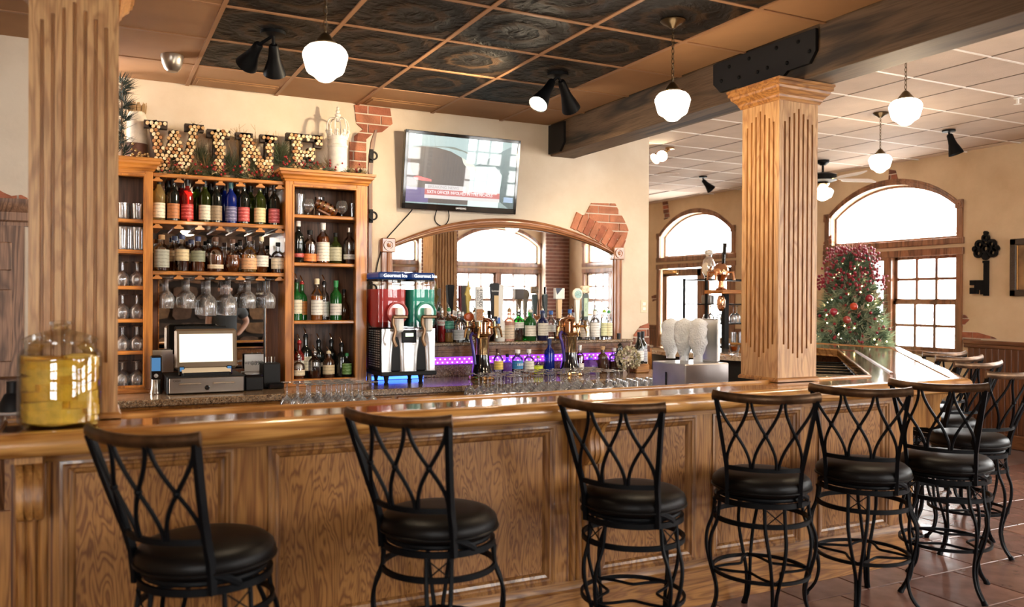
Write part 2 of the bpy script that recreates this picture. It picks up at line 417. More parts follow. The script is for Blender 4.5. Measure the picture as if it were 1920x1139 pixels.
for px in ((366, 500), (698, 830)):    # slot vents let into the border tiles
    a = AZ(px[0], 168, CE); b = AZ(px[1], 190, CE)
    i = round(a.x/T); v = M(); X0 = i*T+.03; X1 = X0+T-.06
    v.box((X0, .30, CE-.006), (X1, .52, CE+.001), .002); v.box((X0+.02, .33, CE-.012), (X1-.02, .49, CE-.005), .002)
    v.build('vent_panel', TAN, cl)
# ---- ceiling of the dining room
c2 = M().box((2.9, YF-.2, CR+.014), (XR+.2, 7.2, CR+.06)).build('ceiling_dining', P('ceiling_board_white', (.66, .55, .46), .8)); struct(c2, 'pale tile ceiling with white grid over the dining room')
TW = P('ceiling_tile_pale', (.52, .405, .32), .8, vary=.07, vscale=4, bump=.35, bscale=150)
tp = M().box((-T/2+.009, -T/2+.009, .002), (T/2-.009, T/2-.009, .014), .003).mesh(TW)
for i in range(9):
    for j in range(-5, 12):
        x = 3.32+i*.6096+.08; y = -2.66+j*T+.33
        if x+T/2 > XR+.1 or (y > 7): continue
        put('ceiling_tile', tp, c2, (x, y, CR))
GW = P('grid_white', (.80, .74, .68), .5)
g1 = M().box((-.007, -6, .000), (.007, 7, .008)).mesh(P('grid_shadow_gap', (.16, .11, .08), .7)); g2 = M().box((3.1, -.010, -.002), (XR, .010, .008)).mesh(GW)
for i in range(9): put('grid_bar', g1, c2, (3.40+i*T-T/2, 0, CR))  # dark strips: shadow of the tile gaps put into their colour
for j in range(-5, 13): put('grid_bar', g2, c2, (0, -2.33+j*T-T/2, CR))
# ---- walls
def wall_open(name, A, top, wins, lo, hi, th, m, flip):
    """wall along u in [lo, hi] with a row of windows: lower opening and arched transom above"""
    w_ = M(); u = lo
    def bx(a, b, z0, z1):
        if flip == 'x': w_.box((A, a, z0), (A+th, b, z1))
        else: w_.box((a, A-th, z0), (b, A, z1))
    for a, b in sorted(wins):
        bx(u, a, 0, top); bx(a, b, 0, .99); bx(a, b, 2.13, 2.30); u = b
        n = 16
        for k in range(n):
            p, q = a+(b-a)*k/n, a+(b-a)*(k+1)/n
            pp = [(p, arch(p, a, b)), (q, arch(q, a, b)), (q, top), (p, top)]
            if flip == 'x': w_.prism(pp, A, A+th, 'x')
            else: w_.prism(pp, A-th, A, 'y')
    bx(u, hi, 0, top)
    return w_.build(name, m, smooth=0)
def arch(u, a, b, spring=2.66, crown=3.0):
    t = (u-(a+b)/2)/((b-a)/2); R = ((b-a)**2/4+(crown-spring)**2)/(2*(crown-spring))
    return crown-R+math.sqrt(max(R*R-(t*(b-a)/2)**2, 0))
wr = struct(wall_open('wall_right', XR, CR+.05, WINS_R, YF, 7.1, .18, PLASR, 'x'), 'tan plaster wall with arched windows at the far side of the dining room')
wf = struct(wall_open('wall_front', YF, CR+.05, WINS_F, -4.2, XR+.1, .18, PLASR, 'y'))
wb = struct(M().box((-.7, YB, 0), (3.946, YB+.32, CR+.05)).build('wall_back', PLAS, smooth=0), 'cream plaster wall behind the bar')
struct(M().box((3.7, 6.9, 0), (XR+.1, 7.1, CR+.05)).build('wall_far', PLASR, smooth=0))
struct(M().box((3.7, YB+.3, 0), (3.85, 6.95, CR+.05)).build('wall_inner', PLASR, smooth=0))
wl = struct(M().box((-4.3, -.13, 0), (-.66, .1, CE+.02)).build('wall_left', PLASG, smooth=0), 'grey cream plaster wall beside the fluted column')
struct(M().box((-4.4, YF-.1, 0), (-4.2, .1, CR+.05)).build('wall_outer_left', PLASR, smooth=0))
# ---- windows
WF = wood('window_wood', (.14, .055, .022), (.30, .13, .06), 'Z', k=2, rough=.35, coat=.3)
WFE = P('window_wood_pale', (.62, .42, .28), .4)
def window(name, A, a, b, flip, door=False):
    w_ = struct(thing(name, (A, (a+b)/2, 0) if flip == 'x' else ((a+b)/2, A, 0), 'window', None))
    del w_['label']
    def mp(ms):
        out = []
        for (u, d, z) in ms.v:
            out.append((A+d, u, z) if flip == 'x' else (u, A-d, z))
        ms.v = out; return ms
    def bld(ms, nm, m): return mp(ms).build(nm, m, w_, world=True)
    n = 18
    def ringarc(o, i, d0, d1):
        ms = M(); pts = []
        us = [a-o+(b-a+2*o)*k/n for k in range(n+1)]; ui = [a-i+(b-a+2*i)*k/n for k in range(n+1)]
        for k in range(n+1):
            pts.append([(us[k], arch(us[k], a-o, b+o, 2.66, 3.0+o)), (ui[k], arch(ui[k], a-i, b+i, 2.66, 3.0+i))])
        vs = []
        for k in range(n+1):
            (U, Z), (u, z) = pts[k]; vs += [(U, d0, Z), (U, d1, Z), (u, d1, z), (u, d0, z)]
        fs = []
        for k in range(n):
            for q in range(4): fs.append((k*4+q, k*4+4+q, k*4+4+(q+1) % 4, k*4+(q+1) % 4))
        fs += [(0, 1, 2, 3), (n*4+3, n*4+2, n*4+1, n*4)]
        return ms.add(vs, fs)
    bld(ringarc(.075, 0, -.022, .01), 'arch_casing', WF); bld(ringarc(.02, -.03, .09, .14), 'arch_sash', WF)
    bld(ringarc(.045, .03, -.032, -.02), 'arch_bead', WF)
    t = M().box((a-.075, -.022, 2.27), (a, .01, 2.66)).box((b, -.022, 2.27), (b+.075, .01, 2.66)).box((a-.09, -.03, 2.23), (b+.09, .02, 2.305), .006)
    t.box((a, .09, 2.30), (a+.03, .14, 2.68)).box((b-.03, .09, 2.30), (b, .14, 2.68)).box((a, .09, 2.30), (b, .14, 2.335)); bld(t, 'transom_casing', WF)
    for u in (a-.037, b+.037):
        r_ = M().box((u-.05, -.035, 2.63), (u+.05, -.01, 2.73), .005)
        r_.lathe([(.036, 0), (.036, .008), (.024, .008), (.02, .003), (.010, .003), (.007, .012), (1e-5, .014)], 14, (0, 0, 0), ax='y')
        k = len(r_.v)-7*14; r_.v[k:] = [(x+u, -.035-y, z+2.68) for x, y, z in r_.v[k:]]
        bld(r_, 'rosette', WF)
    g = M(); us = [a+(b-a)*k/n for k in range(n+1)]
    g.add([(u, .115, 2.32) for u in us]+[(u, .115, arch(u, a, b)) for u in us], [(k, k+1, n+2+k, n+1+k) for k in range(n)]); bld(g, 'pane', PANE)
    lo = .0 if door else .99
    t = M().box((a-.075, -.022, lo), (a, .01, 2.13)).box((b, -.022, lo), (b+.075, .01, 2.13)).box((a-.09, -.03, 2.11), (b+.09, .02, 2.19), .006)
    if not door: t.box((a-.10, -.05, .95), (b+.10, .03, .99), .006)
    bld(t, 'casing', WF)
    mid = (a+b)/2
    if not door:
        bld(M().box((mid-.055, -.02, .99), (mid+.055, .10, 2.13)), 'mullion_post', WF)
        for s0, s1 in ((a, mid-.055), (mid+.055, b)):
            for z0, z1, d in ((1.56, 2.12, .05), (.99, 1.58, .02)):
                f = M().box((s0, d, z0), (s0+.04, d+.035, z1)).box((s1-.04, d, z0), (s1, d+.035, z1)).box((s0, d, z0), (s1, d+.035, z0+.045)).box((s0, d, z1-.045), (s1, d+.035, z1))
                bld(f, 'sash', WF)
                nc = 3 if s1-s0 > .7 else 2
                for k in range(1, nc):
                    u = s0+.04+(s1-s0-.08)*k/nc; bld(M().box((u-.017, d+.005, z0+.04), (u+.017, d+.03, z1-.04)), 'muntin', WF)
                bld(M().box((s0+.03, d+.006, (z0+z1)/2-.017), (s1-.03, d+.029, (z0+z1)/2+.017)), 'muntin', WF)
                for k in range(nc):
                    for zz in ((z0+.045, (z0+z1)/2-.017), ((z0+z1)/2+.017, z1-.045)):
                        u0_ = s0+.04+(s1-s0-.08)*k/nc; u1_ = s0+.04+(s1-s0-.08)*(k+1)/nc
                        bld(M().add([(u0_, d+.018, zz[0]), (u1_, d+.018, zz[0]), (u1_, d+.018, zz[1]), (u0_, d+.018, zz[1])], [(0, 1, 2, 3)]), 'pane', PANE)
    return w_
for i, (a, b) in enumerate(WINS_R): window('window_%d' % (i+1), XR, a, b, 'x', door=(i == 1))
for i, (a, b) in enumerate(WINS_F): window('window_%d' % (i+5), YF, a, b, 'y')  # the first of these is an extra window added for its light
# the glazed door under the second arch
dr = struct(thing('door_1', (XR, 5.3, 0), 'x', None)); del dr['label']
for a, b, hz in ((4.98, 6.02, 1), (4.28, 4.92, 0)):
    m_ = M().box((XR+.02, a, 0), (XR+.07, a+.12, 2.10)).box((XR+.02, b-.12, 0), (XR+.07, b, 2.10)).box((XR+.02, a, 1.98), (XR+.07, b, 2.10)).box((XR+.02, a, 0), (XR+.07, b, .25))
    m_.build('door_leaf' if hz else 'sidelight_frame', WF, dr, world=True)
    M().add([(XR+.045, a+.12, .25), (XR+.045, b-.12, .25), (XR+.045, b-.12, 1.98), (XR+.045, a+.12, 1.98)], [(0, 1, 2, 3)]).build('pane', PANE, dr, world=True)
M().box((XR+.0, 4.92, 0), (XR+.09, 4.98, 2.12)).build('door_post', WF, dr, world=True)
k = M().box((XR-.05, 5.55, 2.02), (XR+.02, 5.92, 2.09), .01); k.box((XR-.16, 5.60, 2.045), (XR-.04, 5.63, 2.06)).build('door_closer', BRASS, dr, world=True)
wa = M().box((XR+.0, 4.25, 0), (XR+.02, 6.06, .02)).build('threshold', WF, dr, world=True)
# outside: pavement and a pale building front, all in full daylight
struct(M().box((XR+.3, -30, -.3), (40, 30, -.1)).build('terrain_pavement', P('pale_pavement', (.75, .74, .72), .8)))
struct(M().box((-30, -40, -.3), (XR+.3, YF-.3, -.1)).build('terrain_forecourt', P('pale_pavement', (.75, .74, .72), .8)))
# wainscot of beaded boards along the right wall
wn = struct(thing('trim_1', (XR, -1.5, 0), 'x', None)); del wn['label']
cap = M(); 
for a, b in ((-2.0, .42), (-5.5, -3.98), (2.45, 4.15), (6.14, 6.9)):
    cap.box((XR-.035, a, 1.10), (XR, b, 1.145), .006).box((XR-.022, a, 1.06), (XR, b, 1.10), .004).box((XR-.025, a, 0), (XR, b, .15), .004)
cap.build('wainscot_cap', WALNUTX, wn, world=True)
bd = M().box((-.014, -.034, .15), (0, .034, 1.06), .004).mesh(WALNUT)
for a, b in ((-2.0, .42), (2.45, 4.15), (6.14, 6.9)):
    y = a+.036
    while y < b-.03:
        put('wainscot_board', bd, wn, (0, y+1.5, 0)); y += .072
# ---- brick showing through broken plaster
def poly_in(poly, x, z):
    c = False; n = len(poly)
    for i in range(n):
        (x1, z1), (x2, z2) = poly[i], poly[(i+1) % n]
        if (z1 > z) != (z2 > z) and x < (x2-x1)*(z-z1)/(z2-z1)+x1: c = not c
    return c
def clip(poly, pts):            # convex-ish brick against the patch outline (Sutherland-Hodgman on the brick box)
    x0, x1, z0, z1 = pts; out = poly
    for ax, v, s in ((0, x0, 1), (0, x1, -1), (1, z0, 1), (1, z1, -1)):
        n = []; 
        for i in range(len(out)):
            p, q = out[i], out[(i+1) % len(out)]
            ip, iq = (p[ax]-v)*s >= 0, (q[ax]-v)*s >= 0
            if ip: n.append(p)
            if ip != iq:
                t = (v-p[ax])/(q[ax]-p[ax]); n.append((p[0]+t*(q[0]-p[0]), p[1]+t*(q[1]-p[1])))
        out = n
        if len(out) < 3: return None
    return out
def area(p): return abs(sum(p[i][0]*p[(i+1) % len(p)][1]-p[(i+1) % len(p)][0]*p[i][1] for i in range(len(p)))/2)
def brick_patch(parent, poly, place, mats, bw=.205, bh=.062, jt=.011, ph=0, proud=.012):
    """place maps (u, z, d) to world, d = out of the wall"""
    def bldp(pp, d0, d1, nm, m):
        ms = M().prism(pp, d0, d1, 'z'); ms.v = [tuple(place(u, z, d)) for u, z, d in ms.v]
        return ms.build(nm, m, parent, world=True, smooth=0)
    bldp(poly, -.004, .004, 'mortar_bed', MORT)
    us = [p[0] for p in poly]; zs = [p[1] for p in poly]; z = min(zs); r = 0
    z = math.floor(min(zs)/(bh+jt))*(bh+jt)
    while z < max(zs):
        u = math.floor(min(us)/(bw+jt))*(bw+jt)+(bw/2 if r % 2 else 0)-bw+ph
        while u < max(us):
            c = clip(poly, (u, u+bw, z, z+bh))
            if c and area(c) > .0006: bldp(c, 0, proud+random.uniform(-.003, .003), 'brick', random.choice(mats))
            u += bw+jt
        z += bh+jt; r += 1
def Lback(u, z, d): return (u, YB-d, z)
def Lright(u, z, d): return (XR-d, u, z)
def bk(pts): return [tuple(AY(x, y, YB)[i] for i in (0, 2)) for x, y in pts]
def rt(pts): return [tuple(AX(x, y, XR)[i] for i in (1, 2)) for x, y in pts]
random.seed(9)
brick_patch(wb, bk([(664, 197), (731, 204), (735, 233), (716, 248), (700, 250), (686, 262), (686, 316), (655, 316), (655, 262), (680, 243), (668, 232)]), Lback, [BRICK, BRICK2])
brick_patch(wb, bk([(1108, 381), (1152, 382), (1170, 415), (1177, 432), (1172, 452), (1164, 474), (1150, 463), (1100, 430), (1086, 421)]), Lback, [BRICK2, BRICK2, BRICK], ph=.05)
brick_patch(wb, bk([(1184, 655), (1188, 628), (1200, 612), (1216, 606), (1217, 660)]), Lback, [BRICKD, BRICK], ph=.03)
# soldier course that follows the arch under the second patch
A0, A1 = bk([(1070, 428), (1163, 478)]); 
Lq = bk([(1066, 432), (1082, 417), (1172, 466), (1160, 482)]); ms = M().prism(Lq, -.004, .0045); ms.v = [Lback(u, z, d) for u, z, d in ms.v]; ms.build('mortar_bed', MORT, wb, smooth=0)
for k in range(8):
    t = (k+.5)/8; a0 = AY(1068+ (1157-1068)*t, 428+ (474-428)*t**1.15, YB); dx, dz = .09, .158
    c = Vector((a0.x, 0, a0.z)); ang = -.40-.22*t; d1 = Vector((math.cos(ang), 0, math.sin(ang))); d2 = Vector((-math.sin(ang), 0, math.cos(ang)))
    pp = [c-d1*.027, c+d1*.027, c+d1*.028+d2*.15, c-d1*.028+d2*.15]
    ms = M().prism([(p.x, p.z) for p in pp], 0, .019+random.uniform(-.002, .002)); ms.v = [Lback(u, z, d) for u, z, d in ms.v]
    ms.build('brick', random.choice([BRICK2, BRICK2, BRICK]), wb, world=False, smooth=0)
for poly in ([(1800, 588), (1812, 592), (1818, 600), (1808, 610), (1800, 612)], [(1800, 620), (1830, 623), (1862, 632), (1874, 638), (1800, 637)],
             [(1545, 455), (1560, 440), (1561, 545), (1552, 520), (1543, 490)], [(1666, 345), (1668, 318), (1680, 320), (1686, 345)],
             [(1243, 378), (1252, 376), (1256, 408), (1246, 412)], [(1222, 640), (1232, 632), (1236, 655), (1222, 660)], [(1222, 556), (1232, 552), (1233, 562), (1224, 566)]):
    brick_patch(wr, rt(poly), Lright, [BRICKD, BRICK])
def Lleft(u, z, d): return (u, -.13-d, z)
brick_patch(wl, [tuple(AY(x, y, -.13)[i] for i in (0, 2)) for x, y in [(-10, 352), (8, 362), (22, 368), (40, 366), (52, 372), (46, 390), (-10, 388)]], Lleft, [BRICKD, BRICK])
# ---- beam
struct(M().box((2.915, YF, 2.797), (3.15, YB, CR+.02), .004).build('beam', GRAYW), 'weathered grey timber beam across the ceiling')
def plate(poly, label):
    p = [tuple(AX(x, y, 2.905)[i] for i in (1, 2)) for x, y in poly]
    t = thing('beam_bracket', (2.905, sum(a for a, b in p)/len(p), min(b for a, b in p)), label, 'bracket')
    M().prism(p, 2.893, 2.918, 'x').build('plate', BLKM, t, world=True, smooth=0)
    return t
t = plate([(1340, 122), (1532, 53), (1532, 95), (1520, 119), (1479, 133), (1463, 152), (1440, 160), (1393, 173), (1384, 163), (1353, 174), (1340, 160)], 'big black steel bracket plate on the beam above the right column')
for q in [(1367, 125), (1352, 152), (1404, 110), (1420, 135), (1438, 127), (1455, 90), (1475, 118), (1496, 78), (1517, 96), (1385, 145)]:
    c = AX(*q, 2.89); M().lathe([(.012, 0), (.012, -.006), (.007, -.012), (1e-5, -.013)], 8, (2.895, c.y, c.z), ax='x').build('bolt', BLK, t, world=True)
plate([(1030, 237), (1059, 227), (1059, 266), (1051, 284), (1030, 290)], 'small black bracket plate at the wall end of the beam')
# ---- fluted columns
def column(X, Yf, label, S=.293):
    t = thing('fluted_column', (X+S/2, Yf+S/2, ZT), label, 'column', 'fluted oak columns standing on the bar')
    z0, z1 = ZT, 2.70; g = .011; m_ = M()
    nf = 7; fwid = .0125; pitch = (S-.05)/nf; g = .010; pts = []
    def rot(u, d, a): return ((u-S/2)*math.cos(a)-(d-S/2)*math.sin(a)+X+S/2, (u-S/2)*math.sin(a)+(d-S/2)*math.cos(a)+Yf+S/2)
    for face in range(4):
        a = face*PI/2; pts.append(rot(0, 0, a))
        for k in range(nf):
            c = .025+pitch*(k+.5); off = abs(k-3); zb = z0+.13+off*.026; zt = 2.648-off*.026
            for u, d in ((c-fwid/2, 0), (c-fwid/2+.003, g), (c+fwid/2-.003, g), (c+fwid/2, 0)): pts.append(rot(u, d, a))
            for za, zz in ((z0, zb), (zt, z1)):
                m_.prism([rot(u, d, a) for u, d in ((c-fwid/2, 0), (c+fwid/2, 0), (c+fwid/2-.003, g+.001), (c-fwid/2+.003, g+.001))], za, zz)
    k0 = len(m_.f); m_.prism(pts, z0, z1)
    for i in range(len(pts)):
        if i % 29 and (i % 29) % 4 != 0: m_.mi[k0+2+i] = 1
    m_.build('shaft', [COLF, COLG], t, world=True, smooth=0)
    def ring(path0, prof, nm, z, mt=OAKX):
        x0, x1, y0, y1 = X, X+S, Yf, Yf+S
        M().sweep([(x0, y0, z), (x1, y0, z), (x1, y1, z), (x0, y1, z)], prof, True).build(nm, mt, t, world=True, smooth=.5)
    ring(0, [(-.02, 0), (.012, 0), (.012, .012), (.004, .022), (-.02, .022)], 'base_moulding', ZT)
    ring(0, [(-.02, 0), (.008, 0), (.012, .010), (.018, .016), (.020, .028), (.034, .044), (.048, .058), (.050, .071), (.060, .076), (.060, .094), (.066, .098), (.066, .110), (-.02, .110)], 'capital', 2.684)
    return t
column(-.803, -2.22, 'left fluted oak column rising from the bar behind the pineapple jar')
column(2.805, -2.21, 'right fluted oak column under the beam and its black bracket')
# ---- old door and cornice on the left wall
d1 = struct(thing('door_2', (-1.2, -.13, 0), 'x', None)); del d1['label']
ya = -.13; A = AY(0, 430, ya); B = AY(50, 700, ya); X0, X1 = A.x-.55, AY(46, 500, ya).x
M().box((X0, ya-.03, 0), (X1, ya, AY(20, 424, ya).z)).build('door_leaf', DOORW, d1, world=True)
for za, zb in ((AY(20, 508, ya).z, AY(20, 455, ya).z), (AY(20, 678, ya).z, AY(20, 543, ya).z), (.3, .9)):
    for xa, xb in ((A.x-.10, X1-.06), (X0+.06, A.x-.16)):
        M().box((xa, ya-.042, za), (xb, ya-.03, zb), .01).build('door_panel', DOORW, d1, world=True)
h = AY(26, 709, ya-.06); M().box((h.x-.075, h.y-.01, h.z-.009), (h.x+.05, h.y+.008, h.z+.009), .004).lathe([(.022, 0), (.022, .05)], 14, (h.x+.05, h.y, h.z), ax='y').build('door_handle', CHROME, d1, world=True)
z_ = AY(20, 424, ya).z
cn = struct(M().sweep([(-2.6, ya, z_), (X1+.03, ya, z_)], [(0, 0), (.035, 0), (.035, .02), (.05, .03), (.05, .075), (.065, .09), (.08, .13), (.08, .15), (0, .15)]).build('trim_2', DOORW)); 
cn['label'] = 'brown cornice over the old oak door'
# ================================================================== THE BAR
P0, P1, P2, P3 = (-.87, -2.58), (3.95, -2.58), (6.54, -.06), (6.49, 1.25)
Q0, Q1, Q2, Q3 = (-.87, -2.146), (3.60, -2.146), (5.57, -.14), (5.52, 1.25)
bar = thing('bar_counter', (1.5, -2.3, 0), 'long panelled oak bar with a glossy top and rounded nosing that turns a corner', 'bar')
def ins(d):                     # outer edge moved inwards by d
    n1 = Vector((0, 1)); dd = Vector((P2[0]-P1[0], P2[1]-P1[1])).normalized(); n2 = Vector((-dd.y, dd.x))
    d3 = Vector((P3[0]-P2[0], P3[1]-P2[1])).normalized(); n3 = Vector((-d3.y, d3.x))
    def meet(a, u, b, v):
        A = Vector(a); B = Vector(b); k = u.x*v.y-u.y*v.x; t = ((B.x-A.x)*v.y-(B.y-A.y)*v.x)/k; return A+u*t
    a1 = Vector(P1)+n1*d; a2 = Vector(P1)+n2*d; a3 = Vector(P2)+n3*d
    c1 = meet(a1, Vector((1, 0)), a2, dd); c2 = meet(a2, dd, a3, d3)
    return [(P0[0], P0[1]+d), (c1.x, c1.y), (c2.x, c2.y), (P3[0]-d, P3[1])]
I = ins(.105)
M().prism([I[0], I[1], Q1, Q0], ZT-.045, ZT-.004).build('countertop', OAKTOP, bar, world=True, smooth=0)
M().prism([I[1], I[2], Q2, Q1], ZT-.045, ZT-.004).prism([I[2], I[3], Q3, Q2], ZT-.045, ZT-.004).build('side_countertop', OAKTOPD, bar, world=True, smooth=0)
pr = [(-.11, -.077), (-.11, -.004), (-.104, .003), (-.05, .006), (-.022, .003), (-.006, -.010), (0, -.028), (-.001, -.048), (-.010, -.062), (-.030, -.072), (-.05, -.077)]
M().sweep([(*P0, ZT), (*P1, ZT)], pr).build('arm_rail', OAKNOSE, bar, world=True, smooth=.7)
NOSED = wood('oak_nosing_side', (.30, .125, .035), (.54, .28, .10), 'Y', k=3, rough=.18, coat=.8, pores=.2)
M().sweep([(P1[0], P1[1], ZT), (*P2, ZT), (*P3, ZT)], pr).build('arm_rail', NOSED, bar, world=True, smooth=.7)
M().sweep([(*Q0, ZT), (*Q1, ZT), (*Q2, ZT), (*Q3, ZT)], [(0, -.06), (0.0, .008), (.014, .008), (.018, -.003), (.02, -.06)]).build('inner_lip', OAKNOSE, bar, world=True)
# drip rail let into the side top
def off2(a, b, d):
    v = (Vector(b)-Vector(a)).normalized(); n = Vector((v.y, -v.x)); return (a[0]+n.x*d, a[1]+n.y*d), (b[0]+n.x*d, b[1]+n.y*d)
a, b = off2(Q1, Q2, .16)
a = (a[0]+.20, a[1]+.20)
M().sweep([(*a, ZT-.004), (*b, ZT-.004), (b[0]+.0, 1.2, ZT-.004)], [(-.012, 0), (-.010, .007), (.010, .007), (.012, 0)]).build('drip_rail', WALNUT, bar, world=True)
# body
BF = ins(.30)
body = M().prism([(BF[0][0], BF[0][1]+.020), (BF[1][0]-.008, BF[1][1]+.020), (BF[2][0]-.014, BF[2][1]+.014), (BF[3][0]-.020, BF[3][1]), (BF[3][0]-.2, BF[3][1]), (BF[2][0]-.13, BF[2][1]+.1), (BF[1][0]-.05, BF[1][1]+.12), (BF[0][0], BF[0][1]+.12)], .0, ZT-.07)
body.build('front_board', OAKP, bar, world=True, smooth=0)
YFR = BF[0][1]                  # face of the rails and stiles
L1 = Vector((BF[2][0]-BF[1][0], BF[2][1]-BF[1][1])); LD = L1.length; L1.normalize(); N1 = Vector((L1.y, -L1.x))
def mapF(u, d, z): return (u, YFR-d, z)
def mapD(u, d, z): return (BF[1][0]+L1.x*u+N1.x*d, BF[1][1]+L1.y*u+N1.y*d, z)
def mb(ms, mp): ms.v = [mp(*v) for v in ms.v]; return ms
def frame_ring(u0, u1, z0, z1, prof):
    ms = M(); k = len(prof)
    vs = []
    for ins_, d in prof: vs += [(u0+ins_, d, z0+ins_), (u1-ins_, d, z0+ins_), (u1-ins_, d, z1-ins_), (u0+ins_, d, z1-ins_)]
    fs = []
    for i in range(k-1):
        for q in range(4): fs.append((i*4+q, i*4+(q+1) % 4, i*4+4+(q+1) % 4, i*4+4+q))
    return ms.add(vs, fs)
MP = [(0, -.014), (0, .008), (.010, .010), (.018, .004), (.026, .004), (.032, -.004), (.044, -.008), (.052, -.017), (.056, -.026)]
zt, zb = .978, .236
def panels(mp, spans, u0, u1):
    us = [u0]+[x for s in spans for x in s]+[u1]
    for i in range(0, len(us), 2):
        if us[i+1]-us[i] > .01: mb(M().box((us[i], -.022, zb), (us[i+1], 0, zt)), mp).build('stile', OAK, bar, world=True, smooth=0)
    mb(M().box((u0, -.022, zt), (u1, 0, ZT-.072)), mp).build('top_rail', OAKX, bar, world=True, smooth=0)
    mb(M().box((u0, -.014, .0), (u1, .012, .175), .0), mp).build('baseboard', OAKX, bar, world=True, smooth=0)
    mo = M().prism([(.012, .175), (.024, .175), (.024, .190), (.016, .20), (.012, .215), (.005, .226), (0, .236), (-.014, .236), (-.014, .175)], u0, u1, 'x')
    mb(M().add([(x, y, z) for x, y, z in mo.v], mo.f), mp).build('base_moulding', OAKX, bar, world=True, smooth=.4)
    for a, b in spans:
        mb(frame_ring(a, b, zb, zt, MP), mp).build('panel_moulding', OAKM, bar, world=True, smooth=.3)
FP = [(-.70, -.103), (.03, 1.342), (1.585, 2.177), (2.283, 2.904), (3.04, 3.62)]
panels(mapF, FP, -.85, BF[1][0]); panels(mapD, [(.22, .90), (1.02, 1.70), (1.82, 2.50), (2.62, 3.25)], 0, LD)
for u in (-.785, 1.475):        # reeded pilasters under the corbels
    rd = M()
    for k in (-1, 0, 1): rd.lathe([(.016, zb), (.016, zt)], 12, (u+k*.034, 0, 0), a0=0, a1=2*PI)
    rd.v = [(x, -y, z) for x, y, z in rd.v]
    mb(rd, mapF).build('pilaster', OAK, bar, world=True)
    mb(M().box((u-.064, -.01, zb), (u-.058, .002, zt)).box((u+.058, -.01, zb), (u+.064, .002, zt)), mapF).build('pilaster_gap', WALNUT, bar, world=True)
CP = [(0, 0), (.21, 0), (.21, -.028), (.185, -.04), (.165, -.06), (.152, -.09), (.150, -.12), (.156, -.15), (.158, -.18), (.150, -.205), (.128, -.228), (.09, -.240), (.03, -.242), (0, -.24)]
def corbel(u, mp):
    t_ = M().prism([(d, ZT-.075+z) for d, z in CP], u-.04, u+.04, 'x')
    c_ = M().add([(x, y, z) for x, y, z in t_.v], t_.f)
    for k in (-1, 0, 1):
        r_ = M().prism([(d+.006*(d > 0), ZT-.075+z-.005) for d, z in CP[2:-2]]+[(0, ZT-.26), (0, ZT-.10)], u+k*.027-.0095, u+k*.027+.0095, 'x'); c_.add(r_.v, r_.f)
    mb(c_, mp).build('corbel', wood('oak_corbel', (.32, .13, .03), (.55, .265, .075), 'Z', k=2), bar, world=True, smooth=.5)
corbel(-.785, mapF); corbel(1.475, mapF); corbel(.12, mapD); corbel(1.76, mapD)
mb(M().box((-1.5, -.03, 0), (-.85, .0, ZT-.3), .0), mapF).build('side_wing', OAK, bar, world=True)
# brass-look end cap, left
M().box((-.885, -2.575, ZT-.077), (-.868, -2.146, ZT+.004), .006).build('end_cap', WALNUTX, bar, world=True)
# continuing lower shelf to the left of the bar
sh = thing('side_shelf', (-1.2, -2.2, ZT), 'dark polished wood shelf continuing left of the bar end', 'shelf')
M().box((-1.7, -2.35, ZT-.05), (-.89, -1.95, ZT-.005), .006).box((-1.6, -2.24, 0), (-.95, -2.0, ZT-.05)).build('shelf_board', OAKTOP, sh, world=True)
# prep station inside the corner
pst = thing('prep_station', (4.5, -.9, 0), 'speckled steel prep top with a wire rack inside the bar corner', 'counter')
M().prism([(3.78, -2.0), (5.45, -.33), (5.1, -.12), (3.35, -1.65)], .98, 1.00).build('speckled_top', speckle('prep_speckle', [(.10, .08, .05), (.30, .24, .15), (.50, .42, .28), (.70, .62, .45)], 60), pst, world=True, smooth=0)
M().prism([(3.8, -1.85), (5.3, -.35), (5.05, -.2), (3.5, -1.55)], 0, .98).build('base', BLKM, pst, world=True, smooth=0)
ms = M()
for k_ in range(5): ms.tube([(4.45+k_*.2, -1.30+k_*.2, 1.03), (4.15+k_*.2, -1.0+k_*.2, 1.03)], .008, 5)
ms.tube([(4.35, -1.40, 1.03), (5.45, -.3, 1.03)], .009, 5); ms.build('wire_rack', BLK, pst, world=True)
M().sweep([(3.58, -2.05, .6), (5.54, -.10, .6), (5.50, 1.2, .6)], [(-.004, 0), (0, 0), (0, .46), (-.004, .46)]).build('splash_panel', BLKM, pst, world=True, smooth=0) if 0 else None
